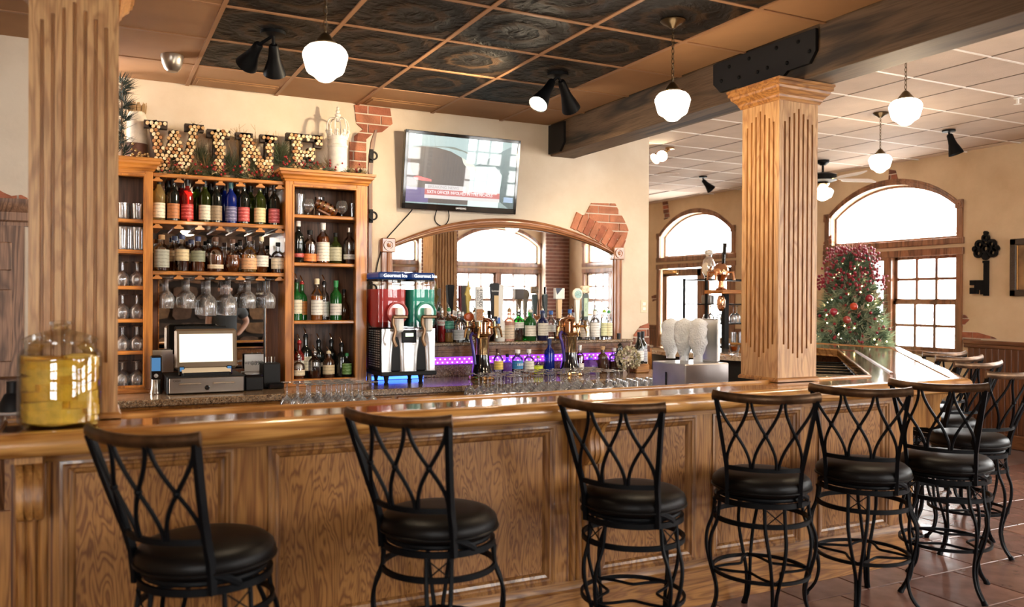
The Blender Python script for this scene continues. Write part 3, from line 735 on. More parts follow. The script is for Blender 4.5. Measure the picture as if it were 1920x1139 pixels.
# ================================================================== BAR STOOLS
def stool_meshes():
    D = {}
    D['seat'] = M().lathe([(1e-5, .748), (.10, .747), (.17, .742), (.205, .732), (.225, .715), (.2325, .695), (.229, .672), (.215, .655), (.19, .648), (1e-5, .648)], 40).mesh(LEATH, .9)
    D['seat_piping'] = M().tube([(.2325*math.cos(2*PI*i/40), .2325*math.sin(2*PI*i/40), .676) for i in range(40)], .005, 6, True).mesh(LEATH)
    D['seat_plate'] = M().lathe([(1e-5, .648), (.205, .648), (.208, .640), (.205, .632), (1e-5, .632)], 32).mesh(BLK, .5)
    def ring(r, z, h, t):
        return M().lathe([(r-t, z), (r, z), (r, z+h), (r-t, z+h), (r-t, z)], 40, cap=False).mesh(BLK, .5)
    D['upper_ring'] = ring(.222, .606, .024, .014); D['lower_ring'] = ring(.228, .515, .022, .012); D['foot_ring'] = ring(.232, .258, .016, .012)
    lg = M()
    def leg(a):
        c, s_ = math.cos(a), math.sin(a)
        for q in (-1, 1):
            ctl = [(.212, .046, .608), (.222, .046, .52), (.247, .043, .455), (.256, .036, .40), (.252, .028, .34), (.236, .018, .27), (.218, .010, .20), (.214, .008, .14), (.232, .007, .07), (.272, .006, .015)]
            pts = [(r*c-q*t_*s_, r*s_+q*t_*c, z) for r, t_, z in ctl]
            lg.tube(smooth_path(pts, 3), .0088, 6)
        foot = [(.270*c, .270*s_, .02), (.283*c, .283*s_, .0)]
        lg.tube(foot, [.015, .017], 8)
    leg(0); D['leg'] = lg.mesh(BLK, .8)
    x = M()
    p = lambda t_, z: (.224, t_, z)
    x.tube([p(-.04, .602), p(.04, .535)], .003, 5).tube([p(.04, .602), p(-.04, .535)], .003, 5)
    D['wire_cross'] = x.mesh(BLK)
    sc_ = M(); pts = []
    for i in range(13):
        t_ = i/12; a = -PI/4+PI/2*t_; r = .232-.125*math.sin(PI*t_)**1.0
        pts.append((r*math.cos(a+PI/4), r*math.sin(a+PI/4), .27))
    sc_.tube(pts, .007, 6); D['foot_scroll'] = sc_.mesh(BLK, .8)
    # back: local -Y is behind the sitter
    top = []
    for i in range(15):
        t_ = i/14*2-1; top.append((t_*.232, -.285-.06*(1-t_*t_), 1.137-.012*(1-t_*t_)))
    D['top_rail'] = M().tube(top, [.021 if 0 < i < 14 else .024 for i in range(15)], 8, flat=(.62, 1.05)).mesh(BRZ, .8)
    def bp(u, t_):               # u -1..1 across, t 0 top .. 1 bottom of the open back
        hw = .220-.052*t_; y = -.285-.06*(1-u*u)+(.105)*t_*(.9+.1*t_); z = 1.125-.335*t_
        return (u*hw, y-.006, z)
    for s_ in (-1, 1):
        pts = [bp(s_, i/6) for i in range(7)]+[(s_*.165, -.165, .72), (s_*.163, -.155, .64), (s_*.163, -.153, .61)]
        D['post%d' % s_] = M().tube(pts, .016, 4, flat=(.8, 1.2)).mesh(BLK, .5)
        D['bracket%d' % s_] = M().tube([(s_*.166, -.16, .675), (s_*.182, -.13, .665), (s_*.205, -.10, .645), (s_*.206, -.075, .628)], .010, 6, flat=(.6, 1.3)).mesh(BLK, .6)
    D['lower_rail'] = M().tube([bp(-1+2*i/10, 1) for i in range(11)], .011, 4, flat=(.8, 1.3)).mesh(BLK, .5)
    for k in range(3):
        ms = M(); c = (-2/3, 0, 2/3)[k]
        for q in (-1, 1):
            ms.tube([bp(max(-.98, min(.98, c+q*.30*math.cos(PI*i/14))), .02+.96*i/14) for i in range(15)], .0078, 6)
        ms.ball(bp(c, .5), .013, 8, 6)
        D['spindle%d' % k] = ms.mesh(BLK, .8)
    return D
def smooth_path(pts, k):
    P_ = [Vector(p) for p in pts]; out = []
    for i in range(len(P_)-1):
        a, b, c, d = P_[max(i-1, 0)], P_[i], P_[i+1], P_[min(i+2, len(P_)-1)]
        for q in range(k):
            t_ = q/k
            out.append(.5*((2*b)+(c-a)*t_+(2*a-5*b+4*c-d)*t_*t_+(3*b-a-3*c+d)*t_**3))
    out.append(P_[-1]); return out
SM = stool_meshes()
def make_stool(loc, back, legs, label):
    t = thing('bar_stool', loc, label, 'bar stool', 'black swivel stools along the bar')
    for n in ('seat', 'seat_piping', 'seat_plate'): put(n, SM[n], t)
    for n in ('upper_ring', 'lower_ring', 'foot_ring'): put(n, SM[n], t)
    for k in range(4):
        put('leg', SM['leg'], t, rz=legs+k*PI/2); put('wire_cross', SM['wire_cross'], t, rz=legs+k*PI/2); put('foot_scroll', SM['foot_scroll'], t, rz=legs+k*PI/2)
    tr_ = put('top_rail', SM['top_rail'], t, rz=back); tr_['label'] = 'bronzed curved rail'
    put('lower_rail', SM['lower_rail'], t, rz=back)
    for s_ in (-1, 1): put('back_post', SM['post%d' % s_], t, rz=back); put('seat_bracket', SM['bracket%d' % s_], t, rz=back)
    for k in range(3): put('back_spindle', SM['spindle%d' % k], t, rz=back)
    return t
SL = ['nearest black stool at the left end of the bar, below the pineapple jar', 'second black stool from the left, before the wide panel', 'third black stool from the left, beside the middle corbel',
      'fourth black stool from the left, left of the right column', 'fifth black stool from the left, in front of the right column', 'sixth black stool, last before the bar corner',
      'first stool round the bar corner, partly cut by the right photo edge', 'second stool round the bar corner along the slanted side', 'third stool round the bar corner along the slanted side', 'farthest stool along the slanted side, nearest the window']
SP = [(-.242, -2.630, -48.8, .35), (.629, -2.610, -54, 1.19), (1.548, -2.622, -54, .17), (2.304, -2.615, -40, 1.10), (2.975, -2.641, -53, .61), (3.57, -2.68, -62, -.22),
      (4.377, -2.255, -2, .05), (4.945, -1.665, -4, .0), (5.405, -1.215, -8, .05), (5.775, -.825, -8, .0)]
for (x, y, a, lg_), lb in zip(SP, SL): make_stool((x, y, 0), math.radians(a), lg_+PI/4*0, lb)
# ---- jar of pineapple on the bar
jc = AZ(111, 806, ZT); jr = .134; jx, jy = jc.x, jc.y+jr*.9
jar = thing('pineapple_jar', (jx, jy, ZT), 'big clear glass jar of yellow pineapple pieces on the left end of the bar', 'jar')
M().lathe([(1e-5, .004), (jr*.9, .004), (jr, .02), (jr, .235), (jr*.97, .255), (jr*.84, .275), (jr*.82, .285), (jr*.86, .29), (jr*.86, .297)], 40, (0, 0, 0), cap=False).build('glass_wall', glass('jar_glass', (.99, 1, .99), .9), jar)
M().lathe([(jr*.90, .297), (jr*.92, .304), (jr*.7, .318), (.045, .332), (.028, .338), (.024, .346), (.036, .356), (.034, .366), (1e-5, .37)], 36, cap=False).build('glass_lid', glass('jar_glass', (.99, 1, .99), .9), jar)
M().lathe([(1e-5, .008), (jr*.87, .008), (jr*.95, .022), (jr*.95, .238), (1e-5, .238)], 36).build('syrup', glass('pineapple_syrup', (1, .92, .66), .35), jar)
PIN = [P('pineapple_%d' % i, c, .45, bump=.5, bscale=90, vary=.25, vscale=25) for i, c in enumerate([(.74, .46, .045), (.66, .36, .03), (.80, .56, .12), (.52, .27, .03)])]
M().lathe([(1e-5, .012), (jr*.74, .012), (jr*.74, .232), (1e-5, .232)], 24).build('pineapple_core', PIN[0], jar)
random.seed(3)
for k in range(8):
    a = random.uniform(0, 6)
    for q in range(3):
        a0 = a+q*2.09; ms = M(); n = 8
        ring_ = [(jr*(.90+random.uniform(-.05, .03))*math.cos(a0+1.9*i/n), jr*.9*math.sin(a0+1.9*i/n)) for i in range(n+1)]+[(.03*math.cos(a0+1.9*i/2), .03*math.sin(a0+1.9*i/2)) for i in (2, 0)]
        z = .012+k*.028; h_ = .022+random.uniform(.006, .012)
        ms.prism(ring_, z, z+h_); ms.v = [(x, y, z_+.012*math.sin(3*x/jr+k+q)*(x/jr)) for x, y, z_ in ms.v]
        ms.build('pineapple_slice', PIN[(k*2+q*3) % 4 if k > 1 else 2], jar)
# small black stand left of the jar
c = AZ(24, 776, ZT); t = thing('phone_stand', (c.x, c.y, ZT), 'small black stand on a white dish at the left end of the bar', 'stand')
M().lathe([(1e-5, 0), (.07, 0), (.085, .008), (.08, .012), (1e-5, .009)], 24).build('dish', WHITE, t)
M().lathe([(.055, .012), (.05, .03), (.03, .075), (.022, .08), (.022, .125), (1e-5, .128)], 20).build('body', BLKM, t)
# ================================================================== BACK BAR
bc = thing('back_counter', (1.6, .2, 0), 'granite topped counter along the wall behind the bar', 'counter')
M().box((-.66, -.18, ZC-.045), (3.90, YB-.024, ZC), .008).build('granite_top', GRAN, bc, world=True)
M().box((-.66, -.12, .10), (3.88, YB-.024, ZC-.045)).build('base_cabinet', CAB, bc, world=True, smooth=0)
M().box((-.66, -.05, 0), (3.88, YB-.024, .10)).build('toe_kick', BLKM, bc, world=True, smooth=0)
for i in range(7):
    xa = -.64+i*.65
    M().box((xa, -.14, .14), (xa+.61, -.12, .70), .006).build('door', CAB, bc, world=True); M().box((xa, -.14, .73), (xa+.61, -.12, ZC-.06), .006).build('drawer', CABX, bc, world=True)
M().box((1.25, .50, ZC), (3.62, YB-.002, 1.045), .004).build('backsplash', GRAN, bc, world=True)
# cabinets
def tower(name, x0, x1, shelves, label, open_):
    t = thing(name, ((x0+x1)/2, .25, ZC), label, 'cabinet')
    o0, o1 = open_
    for a_ in (x0, x1-.018): M().box((a_, .27, ZC), (a_+.018, YB-.004, 2.42)).build('side_panel', CAB, t, world=True, smooth=0)
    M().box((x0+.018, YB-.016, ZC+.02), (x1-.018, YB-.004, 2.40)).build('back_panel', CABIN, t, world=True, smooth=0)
    for a_, b_ in ((x0, o0), (o1, x1)): M().box((a_, .25, ZC), (b_, .272, 2.40), .003).build('face_stile', CAB, t, world=True)
    for z0_, z1_ in ((ZC, ZC+.042), (2.362, 2.40)): M().box((o0, .25, z0_), (o1, .272, z1_), .003).build('face_rail', CABX, t, world=True)
    M().box((x0-.012, .236, ZC), (x1+.012, .25, ZC+.022), .003).build('plinth', CABX, t, world=True)
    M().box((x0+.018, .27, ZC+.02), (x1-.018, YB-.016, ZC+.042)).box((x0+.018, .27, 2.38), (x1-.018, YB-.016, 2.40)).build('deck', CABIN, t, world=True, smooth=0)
    for z in shelves: M().box((x0+.018, .275, z-.024), (x1-.018, YB-.016, z), .005).build('shelf', CABX, t, world=True)
    p = [(-.02, 0), (.006, 0), (.010, .012), (.020, .018), (.024, .034), (.040, .046), (.042, .060), (.052, .064), (.052, .082), (-.02, .082)]
    M().sweep([(x0, YB-.004, 2.392), (x0, .25, 2.392), (x1, .25, 2.392), (x1, YB-.004, 2.392)], p).build('crown_moulding', CABX, t, world=True, smooth=.4)
    M().box((x0, .25, 2.42), (x1, YB-.004, 2.468)).build('cabinet_top', CABX, t, world=True, smooth=0)
    r_ = frame_ring(o0, o1, ZC+.042, 2.362, [(-.008, .0), (-.006, .006), (.004, .006), (.008, -.004), (.008, -.02)])
    r_.v = [(u, .25-d, z) for u, d, z in r_.v]; r_.build('face_bead', CAB, t, world=True, smooth=.3)
    return t
LS = [2.080, 1.880, 1.645, 1.43, 1.222]; RS = [2.165, 1.823, 1.411]
tower('glass_cabinet', -.66, -.236, LS, 'left oak cabinet of shelves holding glasses, beside the fluted column', (-.62, -.285))
tower('liquor_cabinet', .617, 1.205, RS, 'right oak cabinet of shelves with liquor bottles, under the white crown', (.672, 1.126))
cs = thing('centre_shelving', (.19, .29, ZC), 'open middle shelves of wine and liquor between the two cabinets', 'shelving')
CX0, CX1 = -.236, .617; CSZ = [2.392, 2.083, 1.747]
for z in CSZ:
    M().box((CX0, .285, z-.026), (CX1, .545, z), .004).build('shelf', CABX, cs, world=True)
    n = 6; pit_ = (CX1-CX0-.06)/n
    for k in range(n+1):
        x = CX0+.03+k*pit_; hw = .030
        M().prism([(x-.012, z-.026), (x+.012, z-.026), (x+.014, z-.036), (x+hw, z-.044), (x+hw, z-.054), (x-hw, z-.054), (x-hw, z-.044), (x-.014, z-.036)], .295, .54, 'y').build('stemware_rail', CABX, cs, world=True, smooth=0)
M().box((CX0, .54, ZC+.11), (CX1, .546, 2.37)).build('mirror_back', MIRROR, cs, world=True, smooth=0)
M().box((CX0, .50, ZC), (-.185, .54, 1.72)).box((.535, .50, ZC), (CX1, .54, 1.72)).box((-.185, .50, ZC), (.535, .54, 1.062)).build('mirror_frame', WALNUT, cs, world=True, smooth=0)
M().box((.53, .495, 1.062), (.537, .50, 1.70)).box((-.187, .495, 1.062), (-.18, .50, 1.70)).build('frame_bead', CABX, cs, world=True, smooth=0)
# ---- arched mirror
am = thing('arched_mirror', (2.53, YB, 1.2), 'wide arched bar mirror in a brown moulded frame with corner rosettes', 'mirror')
AX0, AX1, SPR, CRN = 1.415, 3.638, 1.985, 2.243
def arc2(u, a, b, s_, c_): return arch(u, a, b, s_, c_)
n = 28
g = M(); a, b = AX0+.07, AX1-.07
us = [a+(b-a)*k/n for k in range(n+1)]; top = [arch(u, a, b, SPR-.03, CRN-.07) for u in us]
g.add([(u, YB-.008, 1.20) for u in us]+[(u, YB-.008, z) for u, z in zip(us, top)], [(k, k+1, n+2+k, n+1+k) for k in range(n)]); g.build('mirror_glass', MIRROR, am, world=True, smooth=0)
fr = M(); prof = [(0, 0), (0, .030), (.012, .036), (.022, .030), (.030, .030), (.038, .042), (.052, .044), (.060, .034), (.072, .030), (.078, .012), (.078, 0)]
vs = []
for k in range(n+1):
    for i_, d in prof:
        a, b = AX0+.04+i_*.9, AX1-.04-i_*.9; u = a+(b-a)*k/n; vs.append((u, YB-d, arch(u, a, b, SPR-.005, CRN-i_)))
q = len(prof); fs = [(k*q+i, k*q+q+i, k*q+q+i+1, k*q+i+1) for k in range(n) for i in range(q-1)]
fr.add(vs, fs).build('arch_moulding', FRAMEW, am, world=True, smooth=.5)
for x, s_ in ((AX0, 1), (AX1, -1)):
    j = M(); pts = [(x+s_*i_*1.12, YB-d*.85) for i_, d in prof]
    j.prism(pts, 1.20, SPR-.05, 'z'); j.build('jamb', wood('arch_frame_upright', (.24, .09, .035), (.40, .175, .075), 'Z', k=2, rough=.3, coat=.4, pores=.15), am, world=True, smooth=.4)
    c = x+s_*.045; r_ = M().box((c-.055, YB-.05, SPR-.055), (c+.055, YB, SPR+.055), .006)
    k0 = len(r_.v); r_.lathe([(.042, 0), (.042, .010), (.030, .010), (.027, .003), (.018, .003), (.014, .010), (1e-5, .013)], 20, ax='y')
    r_.v[k0:] = [(c+x_, YB-.05-y_, SPR+z_) for x_, y_, z_ in r_.v[k0:]]
    r_.build('rosette', FRAMEW, am, world=True, smooth=.5)
# ---- ledge under the mirror with its light strip
lg = thing('mirror_ledge', (2.5, .46, 1.2), 'granite ledge with purple light strip under the arched mirror', 'shelf')
LZ = 1.228
M().box((1.30, .37, LZ-.026), (3.66, YB-.01, LZ), .006).build('granite_ledge', GRAN, lg, world=True)
M().box((1.30, .40, 1.115), (3.64, YB-.01, LZ-.026)).build('apron', WALNUTX, lg, world=True, smooth=0)
M().box((1.30, .392, 1.15), (3.64, .40, 1.17), .003).build('apron_bead', WALNUTX, lg, world=True)
LED = P('purple_light', (.25, .03, .6), .4, emit=.75, ecol=(.30, .04, .9)); LED2 = P('violet_light_dots', (.7, .5, 1), .4, emit=2.2, ecol=(.65, .40, 1)); LEDB = P('blue_light', (.05, .15, .8), .4, emit=2.2, ecol=(.04, .14, 1))
M().box((1.32, .47, 1.052), (3.62, .49, 1.108)).build('light_strip', LED, lg, world=True, smooth=0)
d_ = M(); x = 1.34
while x < 3.6:
    d_.box((x, .464, 1.062), (x+.009, .470, 1.071)).box((x+.022, .464, 1.088), (x+.031, .470, 1.097)); x += .042
stuff(d_.build('light_dots', LED2, lg, world=True, smooth=0))
M().box((1.24, .44, ZC+.004), (1.72, .46, ZC+.03)).build('blue_strip', LEDB, lg, world=True, smooth=0)
# ---- television
tv = thing('television', (2.052, .50, 2.275), 'wall television showing a news picture, tilted down above the arched mirror', 'television')
tv.rotation_euler = (math.radians(8.5), 0, 0)
TW_, TH = .992, .604
M().box((-TW_/2, .0, 0), (TW_/2, .045, TH), .006).build('case', BLKG, tv)
rg = M(); 
for a, b, c_, d in ((-TW_/2, TW_/2, 0, .045), (-TW_/2, TW_/2, TH-.026, TH), (-TW_/2, -TW_/2+.026, 0, TH), (TW_/2-.026, TW_/2, 0, TH)): rg.box((a, -.008, c_), (b, .004, d), .003)
rg.build('bezel', BLKG, tv)
sx0, sx1, sz0, sz1 = -TW_/2+.026, TW_/2-.026, .045, TH-.026
def em(n, c, s_=.42): return P('tv_'+n, (.02, .02, .02), .3, emit=s_, ecol=c)
def tvp(poly, d, m, nm, par=None):
    ms = M().add([(sx0+(sx1-sx0)*x, -.0005-d, sz0+(sz1-sz0)*z) for x, z in poly], [tuple(range(len(poly)))]); return ms.build(nm, m, par or scr, **({} if par is None else {}))
scr = M().add([(sx0, 0, sz0), (sx1, 0, sz0), (sx1, 0, sz1), (sx0, 0, sz1)], [(0, 1, 2, 3)]).build('screen', em('sky', (.60, .78, .76)), tv)
tvp([(0, .25), (.04, .23), (.2, .23), (.2, .02), (0, .02)], .0003, em('violet', (.16, .12, .30)), 'picture')
tvp([(0, .02), (.56, .02), (.57, .45), (.565, .60), (.50, .70), (.38, .79), (.25, .83), (.12, .83), (.02, .80), (0, .78)], .0002, em('car', (.105, .085, .075)), 'picture')
tvp([(0, .78), (.02, .80), (.03, .5), (.1, .28), (0, .24)], .0004, em('car2', (.16, .13, .15)), 'picture')
tvp([(.56, 0), (.85, 0), (.87, .50), (.80, .62), (.57, .60)], .0002, em('pale', (.66, .80, .74), .5), 'picture')
tvp([(.48, .72), (.50, .63), (.58, .50), (.63, .55), (.60, .62)], .0004, em('lamp', (.70, .74, .62), .5), 'picture')
tvp([(.04, .83), (.34, .84), (.50, .80), (.62, .70), (.56, .79), (.40, .86)], .0003, em('trees', (.20, .24, .20)), 'picture')
tvp([(.06, .38), (.10, .40), (.22, .36), (.22, .33), (.08, .34)], .0006, em('red', (.8, .12, .12), .7), 'picture')
tvp([(.165, .22), (.53, .22), (.53, .29), (.165, .29)], .0006, em('white', (.80, .76, .74)), 'picture')
tvp([(.165, .135), (.86, .135), (.86, .22), (.165, .22)], .0006, em('redbar', (.62, .16, .15)), 'picture')
tvp([(.165, .085), (.86, .085), (.86, .135), (.165, .135)], .0006, em('white', (.80, .76, .74)), 'picture')
tvp([(.90, .09), (.99, .09), (.99, .17), (.90, .17)], .0006, em('logo', (.40, .55, .75)), 'picture')
EMT = em('lettering', (.95, .92, .9), .6)
def tvx(x, z): return (sx0+(sx1-sx0)*x, -.003, sz0+(sz1-sz0)*z)
text('BREAKING NEWS', .034, em('grey', (.42, .38, .38)), scr, tvx(.19, .255), FR, .0002, align='LEFT')
text('SIXTH OFFICER INVOLVED IN TYRE NICHOLS', .035, EMT, scr, tvx(.185, .178), FR, .0002, align='LEFT', sx=.80)
text('SAMSUNG', .020, STEEL, tv, (0, -.0095, .023), FR, .0004)
M().box((sx0, -.006, sz0), (sx1, -.0055, sz1)).build('screen_glass', glass('screen_gloss', (1, 1, 1), .3), tv, smooth=0)
M().box((-.15, .045, .15), (.15, .06, .45)).build('wall_mount', BLKM, tv)
def cable(name, pts, r, label, m=BLKM):
    P_ = [Vector(p) for p in pts]; t = thing(name, P_[0], label, 'cable'); M().tube(smooth_path(P_, 5), r, 6).build('cord', m, t, world=True, smooth=.9)
y = YB-.012
cable('power_cable', [AY(773, 393, .53), AY(766, 402, y), AY(745, 425, y), AY(722, 452, y), AY(712, 480, y), AY(706, 505, y), AY(704, 525, y)], .005, 'black cable running from the television down the wall to the slush machine')
cable('cable_loop', [AY(819, 393, .53), AY(815, 410, y), AY(820, 420, y), AY(830, 424, y), AY(839, 417, y), AY(842, 405, y), AY(840, 393, .53)], .004, 'thin black cable loop hanging under the television')
# ---- slush machine
fy = .02; a = AY(716, 617, fy); b = AY(815, 695, fy); sX0, sX1 = a.x, b.x; zt_, zb_ = AY(760, 617, fy).z, AY(760, 697, fy).z
sm = thing('slush_machine', ((sX0+sX1)/2, .25, ZC), 'frozen drink machine with red and green bowls on four black legs', 'machine')
cxm = (sX0+sX1)/2; hw = (sX1-sX0)/2
M().box((sX0, fy+.012, zb_), (sX1, .355, zt_), .008).build('body', BLKM, sm, world=True)
fp = M()
n = 24; vs = []
for i in range(n+1):
    u = i/n; d = 0
    for c0 in (.27, .75):
        e = abs(u-c0)/.11
        if e < 1: d = .035*math.cos(e*PI/2)
    vs.append((u, d))
for j, zz in enumerate((0, .35, .8, .95, 1)):
    for u, d in vs: fp.v.append((sX0+(sX1-sX0)*u, fy+d*(1.2-zz)*(1 if zz < .85 else 0), zb_+(zt_-zb_)*zz))
for j in range(4):
    for i in range(n): fp.f.append((j*(n+1)+i, j*(n+1)+i+1, (j+1)*(n+1)+i+1, (j+1)*(n+1)+i)); fp.mi.append(0)
fp.build('front_panel', P('polished_steel', (.90, .89, .88), .24, 1), sm, world=True, smooth=.9)
vt = M()
for k in range(16):
    for q in range(5): vt.box((sX0-.004, .07+q*.055, zb_+.03+k*.017), (sX0+.004, .10+q*.055, zb_+.038+k*.017))
stuff(vt.build('side_vents', STEEL, sm, world=True, smooth=0))
M().box((sX0-.01, fy-.02, zb_-.03), (sX1+.01, .36, zb_), .006).build('drip_base', BLKM, sm, world=True)
for x in (sX0+.05, sX1-.09):
    for y_ in (fy+.05, .31): M().lathe([(.016, ZC), (.018, ZC+.01), (.012, ZC+.02), (.022, zb_-.03)], 12, (x, y_, 0)).build('leg', BLKM, sm, world=True)
M().box((cxm-.055, fy-.014, zt_-.10), (cxm+.055, fy+.004, zt_-.008), .004).build('control_panel', BLKM, sm, world=True)
M().box((cxm-.03, fy-.017, zt_-.055), (cxm+.03, fy-.013, zt_-.03)).build('display', P('lcd_pale', (.5, .6, .45), .4, emit=.6, ecol=(.6, .75, .5)), sm, world=True)
zl = AY(760, 527, fy).z
for i, (nm, c, cn) in enumerate((('red', (.40, .008, .006), 'red'), ('green', (.008, .36, .25), 'teal green'))):
    x0_, x1_ = (sX0-.030, cxm-.006) if i == 0 else (cxm+.006, sX1+.015)
    cx_ = (x0_+x1_)/2; hh = (x1_-x0_)/2
    def rr(hw_, y0_, y1_, r=.05, k=5):
        out = []
        for (ex, ey, a0) in ((cx_+hw_-r, y1_-r, 0), (cx_-hw_+r, y1_-r, PI/2), (cx_-hw_+r, y0_+r, PI), (cx_+hw_-r, y0_+r, 1.5*PI)):
            out += [(ex+r*math.cos(a0+PI/2*q/k), ey+r*math.sin(a0+PI/2*q/k)) for q in range(k+1)]
        return out
    zz = [zt_+.01, zt_+.05, zl-.06]
    lm = M(); rings = [rr(hh*.72, fy+.06, .32), rr(hh*.93, fy+.01, .345), rr(hh*.95, fy+.0, .345)]
    k = len(rings[0])
    for r_, z_ in zip(rings, zz): lm.v += [(x, y, z_) for x, y in r_]
    for j in range(2):
        for q in range(k): lm.f.append((j*k+q, j*k+(q+1) % k, (j+1)*k+(q+1) % k, (j+1)*k+q)); lm.mi.append(0)
    lm.f += [tuple(range(k))[::-1], tuple(range(2*k, 3*k))]; lm.mi += [0, 0]
    o = lm.build('slush', P('slush_'+nm, c, .45), sm, world=True, smooth=.8); o['label'] = cn+' frozen drink'
    M().prism(rr(hh*.98, fy-.005, .35), zt_+.01, zl+.004).build('bowl', glass('bowl_clear', (.97, .98, .98), .4), sm, world=True, smooth=.8)
    bx_ = cx_+hh*(.22 if i == 0 else .12); bz = zt_+.115
    M().lathe([(.072, -.004), (.078, -.02), (.072, -.028), (.066, -.02), (.064, -.006)], 28, (bx_, fy-.012, bz), ax='y').build('bowl_flange', P('slush_rim_'+nm, tuple(min(1, x+.12) for x in c), .2, coat=.8), sm, world=True)
    M().box((bx_-.025, fy-.10, zt_-.02), (bx_+.025, fy-.02, zt_+.10), .012).build('spout', WHITE, sm, world=True)
    M().box((bx_-.022, fy-.085, zt_+.10), (bx_+.022, fy-.03, zt_+.15), .006).build('spout_cap', WHITE, sm, world=True)
    hd = M().box((bx_-.065, fy-.115, zt_+.075), (bx_+.05, fy-.09, zt_+.10), .008); hd.tube(smooth_path([(bx_-.055, fy-.10, zt_+.085), (bx_-.06, fy-.105, zt_+.04), (bx_-.045, fy-.11, zt_-.01), (bx_-.06, fy-.115, zt_-.07), (bx_-.04, fy-.115, zt_-.12)], 4), .013, 8, flat=(1, .7)); hd.build('tap_handle', P('bronze_handle', (.16, .09, .045), .3, .7), sm, world=True)
    M().prism(rr(hh*.98, fy-.0, .35), zl, zl+.012).build('bowl_lid', BLKM, sm, world=True, smooth=.8)
    M().box((cx_-hh*.93, fy+.01, zl+.012), (cx_+hh*.93, .33, zl+.062), .012).build('lid_light', P('lid_sign_blue', (.004, .012, .05), .4, emit=.12, ecol=(.01, .07, .32)), sm, world=True)
    text('Gourmet Ice', .034, P('sign_white', (.9, .95, 1), .4, emit=1.3), sm, (cx_+.02-cxm, fy+.008-.25, zl+.036-ZC), FR, .0006)
# ================================================================== BOTTLES AND GLASSES
PROF = {
 'wine': [(.0, .0), (.9, .0), (1, .015), (1, .60), (.93, .66), (.62, .72), (.40, .76), (.36, .80), (.36, .955), (.42, .957), (.42, .985), (.34, 1)],
 'burg': [(.0, .0), (.92, .0), (1, .02), (1, .45), (.9, .55), (.6, .67), (.40, .76), (.34, .82), (.33, .955), (.38, .957), (.38, .985), (.32, 1)],
 'liquor': [(.0, .0), (.92, .0), (1, .02), (1, .60), (.97, .66), (.75, .73), (.44, .78), (.36, .81), (.35, .94), (.40, .945), (.40, .985), (.34, 1)],
 'squat': [(.0, .0), (.90, .0), (1, .03), (1, .55), (.93, .63), (.66, .71), (.38, .75), (.30, .79), (.29, .93), (.34, .935), (.34, .98), (.28, 1)],
 'round': [(.0, .0), (.62, .0), (.72, .02), (.96, .18), (1, .32), (.93, .46), (.70, .58), (.42, .66), (.32, .71), (.30, .93), (.35, .935), (.35, .98), (.28, 1)],
 'tall': [(.0, .0), (.92, .0), (1, .015), (1, .66), (.92, .72), (.60, .80), (.42, .84), (.40, .95), (.46, .955), (.46, .985), (.38, 1)],
}
LAB = {}
def lab(c, name=None, band=None):
    k = 'label_%d_%d_%d' % tuple(int(x*99) for x in c)
    if k in MT: return MT[k]
    m, N, L, b = base(k)
    tc = N.new('ShaderNodeTexCoord'); mp = N.new('ShaderNodeMapping'); mp.inputs['Scale'].default_value = (60, 5, 150); L.new(tc.outputs['Object'], mp.inputs[0])
    n = N.new('ShaderNodeTexNoise'); n.inputs['Scale'].default_value = 1; n.inputs['Detail'].default_value = 1; L.new(mp.outputs[0], n.inputs[0])
    wv = N.new('ShaderNodeTexWave'); wv.bands_direction = 'Z'; wv.inputs['Scale'].default_value = 14; wv.inputs['Distortion'].default_value = 1; L.new(tc.outputs['Object'], wv.inputs[0])
    mu = N.new('ShaderNodeMath'); mu.operation = 'MULTIPLY'; L.new(n.outputs['Fac'], mu.inputs[0]); L.new(wv.outputs['Fac'], mu.inputs[1])
    r = N.new('ShaderNodeValToRGB'); L.new(mu.outputs[0], r.inputs[0]); r.color_ramp.elements[0].position = .38; r.color_ramp.elements[1].position = .46
    d = [x*.66+.01 for x in c] if sum(c) > .6 else [min(1, x*1.5+.12) for x in c]
    r.color_ramp.elements[0].color = (*c, 1); r.color_ramp.elements[1].color = (*d, 1)
    L.new(r.outputs[0], b.inputs['Base Color']); b.inputs['Roughness'].default_value = .5; return m
GB = {'clear': GLR, 'dark': P('bottle_dark', (.006, .008, .007), .06, coat=.5), 'green': liquid('bottle_green', (.012, .10, .02), .25), 'blue': liquid('bottle_blue', (.006, .02, .20), .3), 'navy': P('bottle_navy', (.008, .012, .06), .08, coat=.5),
      'rose': liquid('bottle_rose', (.19, .018, .015), .35), 'straw': liquid('bottle_straw', (.50, .38, .16), .72), 'olive': liquid('bottle_olive', (.022, .03, .006), .22), 'brown': P('bottle_brown', (.045, .018, .008), .08, coat=.5),
      'white': P('bottle_white', (.8, .79, .76), .3), 'pink': liquid('bottle_pink', (.75, .45, .36), .5), 'violet': liquid('bottle_violet', (.25, .12, .5), .6), 'silver': P('bottle_silver', (.55, .55, .57), .2, .9)}
LQ = {'amber': liquid('whiskey', (.20, .055, .012), .30), 'dark': liquid('dark_rum', (.055, .016, .008), .12), 'red': liquid('red_liqueur', (.42, .012, .015), .25), 'gold': liquid('gold_spirit', (.62, .34, .07), .5),
      'orange': liquid('orange_spirit', (.70, .26, .04), .45), 'purple': liquid('purple_spirit', (.20, .05, .40), .4), 'water': glass('clear_spirit', (.97, .98, 1), .5), 'blue': liquid('blue_spirit', (.03, .08, .65), .5), 'wine': liquid('red_wine', (.10, .006, .015), .1)}
